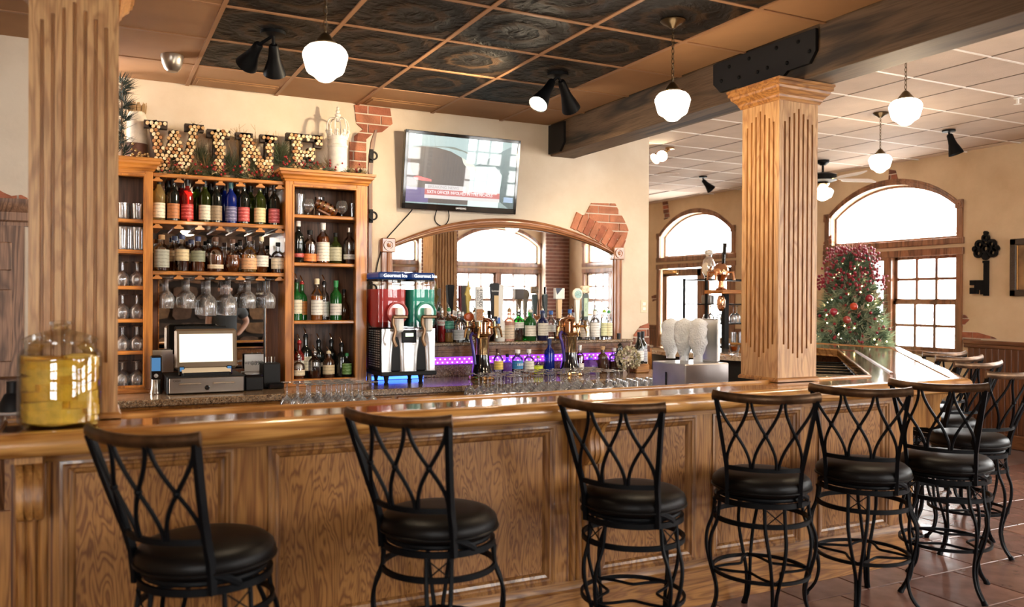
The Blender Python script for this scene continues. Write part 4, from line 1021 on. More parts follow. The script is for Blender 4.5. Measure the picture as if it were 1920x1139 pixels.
CAPM = {'black': BLKM, 'white': WHITE, 'red': P('cap_red', (.42, .02, .02), .4), 'blue': P('cap_blue', (.03, .12, .45), .35), 'silver': STEEL, 'cork': P('cork_tan', (.42, .26, .13), .8), 'green': P('cap_green', (.03, .25, .08), .4), 'lime': P('cap_lime', (.35, .55, .05), .4),
        'teal': P('foil_teal', (.05, .20, .24), .35), 'navy': P('cap_navy', (.015, .03, .12), .4), 'gold': BRASS, 'brown': P('cap_brown', (.10, .04, .02), .5), 'cream': CREAM, 'foil': P('foil_black', (.012, .012, .015), .3)}
CACHE = {}
def mesh_of(key, fn):
    if key not in CACHE: CACHE[key] = fn()
    return CACHE[key]
def bottle(loc, kind, h, r, gb, lq, fill, lc, lz, cap, label, group, pour=False, seg=24, name='liquor_bottle', ltext=None, tcol=None, rz=None, lw=1.5, square=False):
    t = thing(name, loc, label, 'bottle', group)
    pr = PROF[kind]; sg = 4 if square else seg; off = PI/4 if square else 0
    def rot(ms):
        if square:
            c, s_ = math.cos(off), math.sin(off); ms.v = [((x*c-y*s_)*1.2, (x*s_+y*c)*1.2, z) for x, y, z in ms.v]
        return ms
    ck = (kind, round(h, 3), round(r, 3), square)
    put('glass_body', mesh_of(('g', gb)+ck, lambda: rot(M().lathe([(a*r+1e-5, z*h) for a, z in pr], sg)).mesh(GB[gb], .7)), t)
    if lq:
        def lqf():
            f = [(a*r*.94+1e-5, max(z*h, .004)) for a, z in pr if z <= fill]; zt__ = fill*h
            f.append((f[-1][0]*(1 if f[-1][0] > r*.5 else .98), zt__)); f.append((1e-5, zt__)); return rot(M().lathe(f, sg)).mesh(LQ[lq], .7)
        put('liquid', mesh_of(('l', lq, fill)+ck, lqf), t)
    if lc is not None:
        z0, z1 = lz; rl = r*1.015
        if square:
            e = r*.86; put('paper_label', mesh_of(('ps', lc, lz)+ck, lambda: M().box((-e*.82, -r*1.02*.85-.004, z0*h), (e*.82, -r*.85, z1*h)).mesh(lab(lc), 0)), t)
        else:
            put('paper_label', mesh_of(('p', lc, lz, lw)+ck, lambda: M().lathe([(rl, z0*h), (rl, z1*h)], 14, a0=-PI/2-lw, a1=-PI/2+lw).mesh(lab(lc), .9)), t)
        if ltext: text(ltext, r*.62, tcol or BLKM, t, (0, -rl-.0012 if not square else -r*.9-.005, (z0+z1)/2*h), FR, .0004)
    if cap and not pour:
        def cf():
            nr = r*pr[-1][0]
            if kind in ('wine', 'burg'): return M().lathe([(r*pr[-5][0]*1.06, .83*h), (nr*1.25, .955*h), (nr*1.28, h*1.0), (1e-5, h*1.004)], 16).mesh(CAPM[cap], .6)
            return M().lathe([(nr*1.25, .92*h), (nr*1.30, h*1.05), (nr*1.1, h*1.06), (1e-5, h*1.06)], 16).mesh(CAPM[cap], .6)
        put('cap', mesh_of(('c', cap)+ck, cf), t)
    if pour:
        nr = r*pr[-1][0]
        put('pour_collar', mesh_of(('po', cap)+ck, lambda: M().lathe([(nr*1.2, .96*h), (nr*1.25, h*1.02), (nr*.7, h*1.07), (1e-5, h*1.075)], 14).mesh(CAPM[cap], .6)), t)
        put('pour_spout', mesh_of(('ps2',)+ck, lambda: M().tube([(0, 0, h*1.06), (0, 0, h*1.10), (.006, -.004, h*1.15), (.018, -.008, h*1.23)], [.0055, .0055, .005, .0045], 8).mesh(CHROME, .9)), t, rz=(rz if rz is not None else 2.6))
    return t
CRL, WH_, ORL, RDL = (.72, .62, .44), (.78, .76, .70), (.52, .20, .07), (.48, .03, .03)
rowx = lambda px, py, Y: AY(px, py, Y).x
# ---- wines on the top middle shelf
WB = [(298, 'straw', (.78, .72, .56), 'black', 'pale straw wine bottle with cream label'), (325, 'dark', ORL, 'foil', 'dark wine bottle with orange label'), (351, 'rose', RDL, 'foil', 'rose wine bottle with red label'),
      (384, 'olive', (.75, .72, .60), 'foil', 'green wine bottle with cream label'), (405, 'dark', (.30, .22, .14), 'foil', 'dark wine bottle with brown and cream label'), (433, 'blue', (.10, .10, .22), 'teal', 'cobalt blue wine bottle with teal foil'),
      (457, 'dark', (.44, .05, .05), 'foil', 'dark wine bottle with red and white label'), (487, 'olive', (.72, .60, .34), 'foil', 'green wine bottle with yellow cream label'), (514, 'dark', (.40, .06, .07), 'foil', 'dark wine bottle with deep red label')]
for i, (px, gb, lc, cp, lb) in enumerate(WB):
    x = rowx(px, 412, .355); bottle((x, .355, CSZ[1]), 'wine', .292, .039, gb, None, 0, lc, (.06, .40), cp, '%s, %s from left on the top shelf' % (lb, ORD[i]), 'wines on the top shelf', name='wine_bottle', seg=24)
for i, px in enumerate((316, 341, 369, 396, 421, 446, 470, 499)):
    bottle((rowx(px, 400, .47), .47, CSZ[1]), 'wine', .29, .037, ('dark', 'rose', 'olive', 'dark', 'blue', 'dark', 'olive', 'dark')[i], None, 0, None, None, 'foil', 'wine bottle behind the front row of the top shelf, %s from left' % ORD[i], 'wines behind the front row', name='wine_bottle', seg=16)
# ---- liquors on the second middle shelf
LB = [(303, .30, 'liquor', .225, .047, 'clear', 'dark', .62, (.36, .36, .30), (.10, .62), 'cork', 'clear bottle with dotted grey label'), (327, .44, 'liquor', .23, .043, 'clear', 'amber', .35, CRL, (.30, .62), 'navy', 'bottle behind with tan label'),
      (341, .34, 'liquor', .235, .046, 'clear', 'dark', .36, (.70, .56, .34), (.30, .63), 'navy', 'whiskey bottle with tall tan label'), (358, .44, 'liquor', .21, .042, 'clear', 'amber', .35, CRL, (.28, .6), 'navy', 'bottle behind with cream label and navy cap'),
      (371, .34, 'liquor', .225, .046, 'clear', 'amber', .33, (.24, .26, .18), (.30, .62), 'navy', 'whiskey bottle with dark green label'), (392, .44, 'squat', .215, .044, 'clear', 'dark', .5, None, None, 'black', 'dark bottle behind with black stopper'),
      (404, .34, 'squat', .225, .052, 'clear', 'amber', .52, (.74, .60, .42), (.10, .22), 'brown', 'wide clear bottle of amber with small label'), (436, .34, 'round', .215, .050, 'clear', 'amber', .55, None, None, 'brown', 'round faceted bottle of amber whiskey'),
      (450, .45, 'squat', .21, .043, 'clear', 'dark', .5, CRL, (.10, .48), 'black', 'dark bottle behind with narrow cream label'), (467, .34, 'squat', .238, .052, 'clear', 'gold', .52, (.72, .40, .20), (.10, .42), 'brown', 'clear shouldered bottle with orange label'),
      (490, .35, 'round', .24, .048, 'clear', 'amber', .50, WH_, (.18, .5), 'cream', 'round bottle with slanted white label and cream neck'), (521, .34, 'squat', .205, .047, 'clear', 'dark', .58, (.74, .64, .48), (.14, .52), 'black', 'dark bourbon bottle with large cream label')]
for i, (px, Y, kd, h, r, gb, lq, fl_, lc, lz, cp, lb) in enumerate(LB):
    bottle((rowx(px, 508, Y), Y, CSZ[2]), kd, h, r, gb, lq, fl_, lc, lz, cp, '%s, %s from left on the second middle shelf' % (lb, ORD[i]), 'liquors on the second middle shelf', seg=28)
# ---- right cabinet
R2 = [(559, 'liquor', .285, .040, 'dark', None, 0, (.40, .06, .05), (.14, .24), 'white', 'black bottle with pink band and white stopper'), (581, 'liquor', .225, .046, 'clear', 'dark', .62, (.80, .22, .05), (.06, .30), 'black', 'dark bottle with orange label'),
      (605.6, 'wine', .295, .046, 'clear', 'amber', .66, (.80, .76, .66), (.06, .52), 'white', 'tall whiskey bottle with tall white label'), (629, 'squat', .215, .044, 'olive', None, 0, (.48, .47, .34), (.10, .56), 'black', 'green black bottle with stacked grey labels'),
      (654.6, 'liquor', .255, .043, 'clear', 'dark', .38, WH_, (.14, .28), 'silver', 'clear bottle with twisted neck and white band')]
R3 = [(555.8, 'wine', .275, .040, 'green', None, 0, (.74, .68, .52), (.18, .54), 'black', 'green whiskey bottle with cream label', 1), (566, 'wine', .265, .037, 'green', None, 0, (.60, .25, .05), (.15, .52), 'red', 'green bottle with orange label', 1), (594, 'liquor', .285, .042, 'clear', 'orange', .62, (.78, .77, .72), (.14, .52), 'cream', 'amber bottle with white and teal label', 0),
      (607.5, 'liquor', .27, .037, 'clear', 'water', .5, WH_, (.10, .50), 'black', 'clear bottle with white label and pour spout', 1), (629.6, 'wine', .29, .042, 'green', None, 0, (.74, .72, .68), (.13, .42), 'green', 'bright green bottle with white label', 0), (645, 'round', .215, .042, 'brown', None, 0, None, None, 'black', 'dark brown round bottle without label', 0)]
R4 = [(550, .45, 'liquor', .27, .038, 'dark', None, 0, WH_, (.3, .45), 'black', 'dark bottle with pour spout at the left wall', 1), (561, .40, 'wine', .26, .036, 'rose', None, 0, (.75, .70, .6), (.2, .5), 'red', 'red bottle with pour spout', 1), (572.7, .43, 'wine', .30, .043, 'dark', None, 0, (.78, .70, .50), (.18, .52), 'black', 'black bottle with big cream label', 1),
      (560, .32, 'squat', .165, .043, 'clear', 'amber', .45, CRL, (.18, .42), 'silver', 'small amber bottle with cream label in front', 1), (590, .34, 'liquor', .195, .045, 'clear', 'dark', .30, None, None, 'silver', 'clear ribbed bottle nearly empty', 1), (597, .46, 'liquor', .26, .042, 'dark', None, 0, WH_, (.3, .42), 'black', 'dark bottle behind with white label', 1),
      (616, .35, 'liquor', .185, .043, 'brown', None, 0, (.66, .54, .34), (.16, .52), 'cream', 'brown bottle with oval cream label', 1), (621, .46, 'liquor', .26, .04, 'dark', None, 0, None, None, 'black', 'dark bottle behind with tall pour spout', 1), (640, .36, 'wine', .24, .042, 'dark', None, 0, None, None, 'black', 'dark bottle with long pour spout', 1), (650, .33, 'squat', .17, .038, 'dark', None, 0, (.10, .22, .04), (.15, .62), 'green', 'small dark bottle with green label', 0)]
for i, (px, kd, h, r, gb, lq, fl_, lc, lz, cp, lb) in enumerate(R2):
    bottle((rowx(px, 490, .36), .36, RS[1]), kd, h, r, gb, lq, fl_, lc, lz, cp, '%s, %s from left, upper bottle shelf of right cabinet' % (lb, ORD[i]), 'bottles in the right cabinet')
for i, (px, kd, h, r, gb, lq, fl_, lc, lz, cp, lb, po) in enumerate(R3):
    Y = (.36, .44, .34, .43, .36, .42)[i]; bottle((rowx(px, 600, Y), Y, RS[2]), kd, h, r, gb, lq, fl_, lc, lz, cp, '%s, %s from left, middle bottle shelf of right cabinet' % (lb, ORD[i]), 'bottles in the right cabinet', pour=po)
for i, (px, Y, kd, h, r, gb, lq, fl_, lc, lz, cp, lb, po) in enumerate(R4):
    bottle((rowx(px, 705, Y), Y, ZC+.042), kd, h, r, gb, lq, fl_, lc, lz, cp, '%s, bottom shelf of right cabinet' % lb, 'bottles in the right cabinet', pour=po)
# ---- bottles on the ledge before the mirror
LG = [(828, 'liquor', .245, .037, 'clear', 'red', .55, WH_, (.55, .72), 'silver', 'red bottle with white lettering', 1, 'BANANA'), (841, 'liquor', .255, .040, 'clear', 'gold', .3, (.03, .22, .15), (.42, .66), 'green', 'clear bottle with round green label', 1, None), (860, 'squat', .235, .046, 'clear', 'water', .5, (.74, .73, .72), (.08, .42), 'silver', 'clear bottle with blue and white label', 1, None),
      (905, 'liquor', .24, .04, 'clear', 'gold', .4, (.8, .7, .3), (.2, .5), 'gold', 'bottle with yellow label behind the first tap tower', 1, None), (937, 'liquor', .235, .042, 'white', None, 0, (.75, .70, .60), (.1, .4), 'white', 'white bottle with small coloured label', 0, None), (955, 'liquor', .25, .042, 'pink', None, 0, (.72, .58, .44), (.08, .52), 'cork', 'pale pink bottle with cream label', 1, None),
      (971, 'squat', .25, .049, 'clear', 'dark', .36, (.62, .62, .60), (.42, .62), 'silver', 'square shouldered clear and black bottle', 1, None), (993.6, 'liquor', .245, .050, 'green', None, 0, (.76, .74, .68), (.16, .52), 'white', 'bright green bottle with white label', 1, None), (1017.6, 'liquor', .235, .047, 'navy', None, 0, (.76, .74, .70), (.18, .62), 'navy', 'dark blue bottle with white label', 1, None),
      (1033, 'liquor', .235, .040, 'clear', 'water', .6, WH_, (.3, .55), 'blue', 'clear bottle with faint white label beside the blue one', 0, None), (1096, 'liquor', .24, .043, 'clear', 'water', .5, (.72, .62, .5), (.1, .5), 'red', 'clear bottle with tan label behind the second tap tower', 1, None), (1115, 'liquor', .235, .044, 'clear', 'water', .5, (.74, .72, .70), (.1, .62), 'white', 'clear bottle with white label and red dot', 0, None),
      (1133, 'tall', .24, .036, 'clear', 'water', .6, (.70, .72, .45), (.12, .6), 'lime', 'slim bottle with lime green collar', 1, None), (1141, 'tall', .235, .034, 'clear', 'water', .5, (.70, .66, .40), (.12, .6), 'green', 'slim bottle with yellow label at the right end', 1, None),
      (885, 'squat', .225, .043, 'clear', 'water', .5, (.7, .55, .3), (.1, .4), 'silver', 'clear bottle with tan label behind the first tap tower', 0, None), (1068, 'liquor', .245, .04, 'clear', 'orange', .4, (.75, .7, .6), (.1, .5), 'blue', 'bottle with blue cap behind the second tap tower', 0, None)]
for i, (px, kd, h, r, gb, lq, fl_, lc, lz, cp, lb, po, tx) in enumerate(LG):
    Y = .455+(.02 if i % 3 == 0 else 0); bottle((rowx(px, 643, Y), Y, LZ), kd, h, r, gb, lq, fl_, lc, lz, cp, '%s on the mirror ledge' % lb, 'bottles on the mirror ledge', pour=po, ltext=tx, tcol=P('ink_red', (.5, .02, .03), .5), rz=2.2+.3*(i % 4))
# ---- bottles on the counter below
CT = [(934, 703, 'tall', .215, .040, 'clear', 'water', .35, (.85, .62, .12), (.30, .62), 'brown', 'clear tequila bottle with yellow and brown label', None), (951, 702, 'squat', .175, .040, 'violet', None, 0, None, None, 'black', 'purple tinted squat bottle with white lettering', 'AVION'), (970, 702, 'tall', .205, .047, 'clear', 'water', .6, (.04, .26, .55), (.32, .64), 'white', 'clear bottle with blue label', '1800'),
      (991.6, 698, 'liquor', .205, .042, 'clear', 'orange', .6, (.80, .78, .70), (.16, .62), 'white', 'orange bottle with white sea label', None), (1009, 700, 'round', .155, .040, 'clear', 'water', .4, (.62, .72, .04), (.12, .55), 'lime', 'small bottle with round lime green label', None), (1030, 698, 'wine', .30, .043, 'blue', None, 0, None, None, 'navy', 'tall cobalt blue bottle', None),
      (1087, 695, 'wine', .24, .036, 'clear', 'wine', .66, WH_, (.15, .38), 'white', 'dark red bottle with white neck', None), (1107, 694, 'squat', .145, .062, 'violet', None, 0, (.05, .04, .05), (.10, .42), 'silver', 'wide purple squat bottle with dark label', None), (1130, 694, 'liquor', .215, .044, 'brown', None, 0, None, None, 'cork', 'amber brown bottle', None), (1151, 694, 'liquor', .20, .043, 'clear', 'dark', .5, None, None, 'silver', 'clear bottle half full of dark liquor', None)]
for i, (px, py, kd, h, r, gb, lq, fl_, lc, lz, cp, lb, tx) in enumerate(CT):
    v = AZ(px, py, ZC); Y = min(v.y, .30); x = rowx(px, py, Y)
    bottle((x, Y, ZC), kd, h, r, gb, lq, fl_, lc, lz, cp, '%s on the counter between the tap towers and flowers' % lb if i > 3 else '%s on the counter right of the first tap tower' % lb, 'bottles on the back counter', ltext=tx if lc else None, tcol=P('ink_white', (.9, .9, .9), .5), seg=28)
# wine bottles at the right end
bottle((rowx(1160, 655, .42), .42, ZC), 'wine', .33, .040, 'dark', None, 0, None, None, 'foil', 'plain dark wine bottle right of the arched mirror', 'wine bottles at the right end', name='wine_bottle')
wx = rowx(1198, 690, .22); t = thing('wooden_riser', (wx, .22, ZC), 'small rustic wooden block under the wine bottle', 'stand'); M().box((-.07, -.06, 0), (.07, .06, .075), .008).build('block', OAKX, t)
bottle((wx, .22, ZC+.076), 'burg', .27, .042, 'dark', None, 0, (.80, .78, .74), (.10, .42), 'foil', 'dark wine bottle with white label on a wooden block', 'wine bottles at the right end', name='wine_bottle')
bottle((rowx(1205, 660, .40), .40, ZC), 'wine', .345, .040, 'dark', None, 0, (.50, .50, .56), (.22, .56), 'foil', 'dark wine bottle with grey picture label behind the front one', 'wine bottles at the right end', name='wine_bottle')
# ---- glasses
WG = [(.001, 0), (.034, .0), (.036, .003), (.010, .008), (.0045, .014), (.0045, .085), (.012, .094), (.030, .108), (.041, .13), (.0435, .15), (.041, .178), (.036, .205)]
def lathe_glass(prof, seg=20, flip=False, m=GLF):
    h = max(z for r, z in prof); return M().lathe([(r, h-z if flip else z) for r, z in prof], seg, cap=False).mesh(m, .9)
g_wine = lathe_glass(WG, flip=True, m=GLH)
g_big = lathe_glass([(r*1.0, z*1.22) for r, z in WG[:6]]+[(.012, .115), (.034, .135), (.047, .165), (.048, .20), (.044, .255)], flip=True, m=GLH)
g_balloon = lathe_glass([(.001, 0), (.032, 0), (.034, .003), (.006, .009), (.005, .06), (.020, .07), (.042, .095), (.046, .115), (.040, .145), (.034, .160)], flip=True)
g_tumbler = lathe_glass([(.001, .004), (.033, .004), (.034, 0), (.036, .01), (.040, .105), (.038, .105), (.034, .012), (.001, .010)])
g_tall = lathe_glass([(.001, .006), (.030, .006), (.031, 0), (.032, .01), (.036, .15), (.034, .15), (.030, .012), (.001, .010)])
g_pint = lathe_glass([(.001, .006), (.028, .006), (.029, 0), (.030, .01), (.042, .12), (.040, .12), (.028, .012), (.001, .010)], flip=True, m=GLH)
def one(name, me, loc, label, cat, group, rz=0): return tag(put(name, me, None, loc, rz), label, cat, group)
n = 6; pit_ = (CX1-CX0-.06)/n
for k in range(n):
    x = CX0+.03+(k+.5)*pit_
    big = k in (2, 3)
    me = g_big if big else g_wine; h = .255 if big else .205
    for q in range(3 if k in (4,) else 4):
        one('wine_glass', me, (x, .315+q*.068, CSZ[2]-.0435-h+.0), 'upside-down %s glass hanging in the %s rack slot from left' % ('tall wine' if big else 'wine', ORD[k]), 'wine glass', 'wine glasses hanging under the second middle shelf')
for s_, z in enumerate(LS[1:]+[ZC+.042]):
    if s_ == 0: continue
for s_, z in enumerate(LS+[ZC+.042]):
    for k, px in enumerate((229, 256)):
        for q, Y in enumerate((.33, .45)):
            x = rowx(px+(0 if s_ > 1 else 1), 560, Y) if q == 0 else rowx(px+2, 560, Y)
            if s_ == 0: me, lb = g_tumbler, 'short clear tumbler on the top shelf of the left cabinet'
            elif s_ == 1: me, lb = g_tall, 'tall clear tumbler on the second shelf of the left cabinet'
            else: me, lb = g_balloon, 'upside-down balloon glass on the %s shelf of the left cabinet' % ORD[s_]
            one('tumbler' if s_ < 2 else 'balloon_glass', me, (x, Y, z), lb, 'glass', 'glasses in the left cabinet')
    if s_ == 1:
        for px in (242, 267): one('tumbler', g_tall, (rowx(px, 450, .34), .34, z), 'tall clear tumbler on the second shelf of the left cabinet', 'glass', 'glasses in the left cabinet')
# glassware on the top shelf of the right cabinet
snif = lathe_glass([(.001, 0), (.027, 0), (.029, .003), (.006, .009), (.005, .022), (.020, .03), (.040, .055), (.044, .075), (.038, .10), (.030, .118)])
one('tall_glass', g_tall, (rowx(561, 400, .34), .34, RS[0]), 'tall straight glass at the left of the top right shelf', 'glass', None)
one('brandy_snifter', snif, (rowx(578, 405, .33), .33, RS[0]), 'round brandy snifter left of the small wooden barrel', 'glass', None)
one('brandy_snifter', snif, (rowx(641, 408, .34), .34, RS[0]), 'round brandy snifter right of the small wooden barrel', 'glass', None)
one('shot_glass', lathe_glass([(.001, .004), (.014, .004), (.015, 0), (.018, .11), (.016, .11), (.013, .01), (.001, .01)]), (rowx(660, 408, .36), .36, RS[0]), 'slim tall glass at the right of the top right shelf', 'glass', None)
one('tall_glass', g_tall, (rowx(599, 400, .46), .46, RS[0]), 'tall clear glass behind the small wooden barrel', 'glass', None)
t = thing('small_barrel', (rowx(606, 395, .38), .38, RS[0]), 'small wooden barrel with brass bands lying on the top right shelf', 'barrel')
tl = t; tl.rotation_euler = (0, math.radians(24), 0)
M().lathe([(.026, -.085), (.036, -.04), (.039, 0), (.036, .04), (.026, .085)], 20, (-.01, 0, .072), ax='x').build('staves', WALNUT, t)
for x in (-.055, -.02, .02, .055): M().lathe([(.0375-.09*abs(x)*.9+.001, x-.006), (.0375-.09*abs(x)*.9+.004, x-.006), (.0375-.09*abs(x)*.9+.004, x+.006), (.0375-.09*abs(x)*.9+.001, x+.006)], 20, (-.01, 0, .072), ax='x', cap=False).build('hoop', BRASS, t)
M().box((-.06, -.03, .02), (.04, .03, .036), .003).build('cradle', WALNUT, t)
# drying glasses on the steel shelf behind the bar
us_ = thing('underbar_shelf', (1.6, -.55, 0), 'low stainless glass shelf between the bar and the back counter', 'shelf')
UZ = .845
M().box((.45, -.86, UZ-.02), (3.45, -.26, UZ), .004).build('drain_board', STEEL, us_, world=True); M().box((.47, -.80, 0), (3.43, -.30, UZ-.02)).build('cabinet', BLKM, us_, world=True)
random.seed(4)
g_wine2 = lathe_glass(WG, 16, flip=True, m=GLH); g_wine3 = lathe_glass([(r*1.1, z*1.04) for r, z in WG], 16, flip=True, m=GLH); g_coup = lathe_glass([(r, z*.86) for r, z in WG], 16)
for i in range(7):
    for j in range(3):
        p = AZ(545+i*21+j*8, 750-j*4, .95); one('wine_glass', g_wine2, (p.x, -.42-j*.10, UZ), 'upside-down stem glass in the left drying row behind the bar', 'wine glass', 'stem glasses drying behind the bar, left')
for i in range(11):
    for j in range(4):
        x = 1.78+i*.098+j*.02; one('wine_glass', g_wine3 if i > 3 else g_wine2, (x, -.32-j*.105, UZ), 'upside-down stem glass in the big drying group below the tap towers', 'wine glass', 'stem glasses drying behind the bar, middle')
for i in range(9):
    for j in range(3): one('pint_glass', g_pint, (2.93+i*.092-j*.03, -.34-j*.095, UZ), 'upside-down tumbler in the right drying row', 'glass', 'tumblers drying behind the bar, right') if 2.93+i*.092 < 3.6 else None
# ================================================================== ABOVE THE CABINETS
CORKS = [P('cork_%d' % i, c, .75) for i, c in enumerate([(.74, .55, .32), (.55, .34, .15), (.82, .69, .48), (.36, .16, .06), (.66, .44, .22)])]
DKF = P('letter_case', (.035, .018, .010), .6)
def stroke(p, q, w_):
    d = (Vector(q)-Vector(p)).normalized(); n = Vector((-d.y, d.x))*w_/2
    return [tuple(Vector(p)-n), tuple(Vector(q)-n), tuple(Vector(q)+n), tuple(Vector(p)+n)]
def rect(a, b, c, d): return [(a, c), (b, c), (b, d), (a, d)]
random.seed(21)
def letter(ch, x0, x1, z0, z1, polys, label, Y=.41):
    W_, Hh = x1-x0, z1-z0
    t = thing('cork_letter', ((x0+x1)/2, Y, z0), label, 'letter', 'cork covered letters on the cabinets')
    fr_ = M(); ck = M(); ps = [[(x0+u*W_, z0+v*Hh) for u, v in p] for p in polys]
    for p in ps:
        c = (sum(a for a, b in p)/len(p), sum(b for a, b in p)/len(p))
        q = [(a+(.007 if a > c[0] else -.007), b+(.007 if b > c[1] else -.007)) for a, b in p]; fr_.prism(q, Y, Y+.06, 'y')
    fr_.build('letter_case', DKF, t, world=True, smooth=0)
    pit = .0265; z = z0+.012; r = 0
    while z < z1:
        x = x0+.012+(pit/2 if r % 2 else 0)
        while x < x1:
            jx, jz = x+random.uniform(-.003, .003), z+random.uniform(-.003, .003)
            if any(poly_in(p, jx, jz) for p in ps):
                ck.slot(random.choice((0, 0, 1, 2, 2, 3, 4))); ck.lathe([(.0114, 0), (.0114, -.012+random.uniform(-.008, .004)-.014), (1e-5, -.028)], 9, (jx, Y, jz), ax='y', cap=False)
            x += pit
        z += pit*.87; r += 1
    stuff(ck.build('corks', CORKS, t, world=True, smooth=.5)); return t
def S(px, p, q, w_): return None
def wst(p, q, w_, asp):          # stroke in unit box with real aspect
    a = stroke((p[0]*asp, p[1]), (q[0]*asp, q[1]), w_); return [(x/asp, y) for x, y in a]
zt0 = CSZ[0]
A = .356/.335
letter('W', -.278, .082, zt0, 2.742, [wst((.14, 1), (.31, 0), .17, A), wst((.31, .02), (.50, .84), .15, A), wst((.50, .84), (.66, .02), .17, A), wst((.66, .0), (.87, 1), .15, A), rect(0, .36, .90, 1), rect(.70, 1, .90, 1)], 'letter W covered in wine corks at the left end', .36)
letter('I', .122, .262, zt0, 2.728, [rect(.28, .74, 0, 1), rect(0, 1, .88, 1), rect(.05, .95, 0, .11)], 'letter I covered in wine corks')
A = .264/.335
letter('N', .312, .580, zt0, 2.724, [rect(.12, .34, 0, 1), wst((.22, .96), (.84, .06), .19, A), rect(.74, .92, .10, 1), rect(0, .38, .90, 1), rect(.62, 1.02, .88, 1), rect(.02, .44, 0, .10)], 'letter N covered in wine corks')
letter('E', .662, .905, 2.475, 2.755, [rect(.14, .40, 0, 1), rect(0, .98, .87, 1), rect(.82, 1, .72, 1), rect(.38, .70, .42, .56), rect(.62, .78, .34, .64), rect(0, 1, 0, .13), rect(.84, 1, 0, .28)], 'letter E covered in wine corks at the right end')
# garland
NEED = [P('pine_%d' % i, c, .7) for i, c in enumerate([(.05, .075, .035), (.09, .11, .05), (.40, .27, .12), (.12, .13, .07)])]
BERRY = P('berry_red', (.28, .012, .014), .3, coat=.4); TWIG = P('twig_brown', (.11, .06, .03), .7); TWIGL = P('twig_straw', (.46, .30, .14), .7)
def tuft(ms, c, d, L, n, sp, w_=.0022):
    d = Vector(d).normalized()
    for _ in range(n):
        v = (d+Vector((random.gauss(0, sp), random.gauss(0, sp), random.gauss(0, sp)))).normalized()*L*random.uniform(.6, 1.1)
        s_ = v.cross(Vector((random.random(), random.random(), random.random()))).normalized()*w_; b_ = Vector(c)+v*random.uniform(0, .25)
        ms.add([b_-s_, b_+s_, b_+v], [(0, 1, 2)])
random.seed(8)
gl = thing('garland', (.5, .36, zt0), 'pine garland with red berries and twigs lying between the cork letters', 'garland')
nd, be, tg, tl_ = M(), M(), M(), M()
for i in range(150):
    x = random.uniform(-.22, 1.22); zb_ = (zt0 if -.23 < x < .60 else 2.475); y = random.uniform(.30, .44); c = (x, y, zb_+random.uniform(.01, .07 if y > .385 else .025))
    nd.slot(random.choice((0, 0, 1, 3, 2) if x < .9 else (0, 1, 2, 2))); tuft(nd, c, (random.uniform(-1, 1), random.uniform(-.6, .3), random.uniform(.1, .8) if y > .385 else random.uniform(-.1, .25)), random.uniform(.06, .13) if y > .385 else .06, 26, .45 if y > .385 else .3)
for k in range(22):              # fuller sprays between the letters
    x = random.choice((.10, .28, .30, .62, .60, .63, -.12, .10)) + random.uniform(-.03, .03); zb_ = zt0 if x < .6 else 2.475
    nd.slot(random.choice((0, 1, 3))); tuft(nd, (x, .44, zb_+random.uniform(.05, .14)), (random.uniform(-.7, .7), -.1, 1), .12, 45, .4)
for i in range(95):
    x = random.uniform(-.2, 1.2); zb_ = (zt0 if -.23 < x < .60 else 2.475); be.ball((x, random.uniform(.285, .37), zb_+random.uniform(.012, .10)), random.uniform(.006, .010), 7, 5)
for i in range(26):
    x = random.choice((.10, .29, .31, .60, .62, .05, .46, .50)) + random.uniform(-.05, .05); b_ = Vector((x, .47, 2.45)); v = Vector((random.uniform(-.09, .09), random.uniform(-.05, .02), random.uniform(.22, .36)))
    tg.tube([b_, b_+v*.5+Vector((.01, 0, 0)), b_+v], [.0025, .002, .0012], 5)
    for q in (.6, .75, .9): tg.tube([b_+v*q, b_+v*q+Vector((random.uniform(-.05, .05), 0, .04))], [.0016, .001], 4)
nd.v = [(x, min(y, .53), z) for x, y, z in nd.v]; tg.v = [(x, min(y, .53), z) for x, y, z in tg.v]
stuff(nd.build('needles', NEED, gl, world=True, smooth=0)); stuff(be.build('berries', BERRY, gl, world=True, smooth=.9)); stuff(tg.build('twigs', TWIGL, gl, world=True))
ckg = M()
for i in range(12): ckg.slot(i % 3); ckg.lathe([(.011, 0), (.011, .035)], 9, (random.uniform(-.1, 1.05), .30, (2.478)), ax='x')
# pine sprig beside the column
ps_ = AY(238, 250, .35); pb = thing('pine_branch', (ps_.x, .40, 2.49), 'dark green pine branch standing by the top of the fluted column', 'branch')
nd = M(); st = M()
for k in range(30):
    z = 2.50+.50*k/30; x = ps_.x-.03+.02*math.sin(k); tuft(nd, (x, .40, z), (random.uniform(-1, 1), random.uniform(-.5, .5), .5), .10, 34, .5)
st.tube([(ps_.x-.03, .40, 2.471), (ps_.x-.03, .40, 3.0)], .006, 6)
stuff(nd.build('needles', P('pine_dark', (.006, .014, .008), .8), pb, world=True, smooth=0)); st.build('stem', TWIG, pb, world=True)
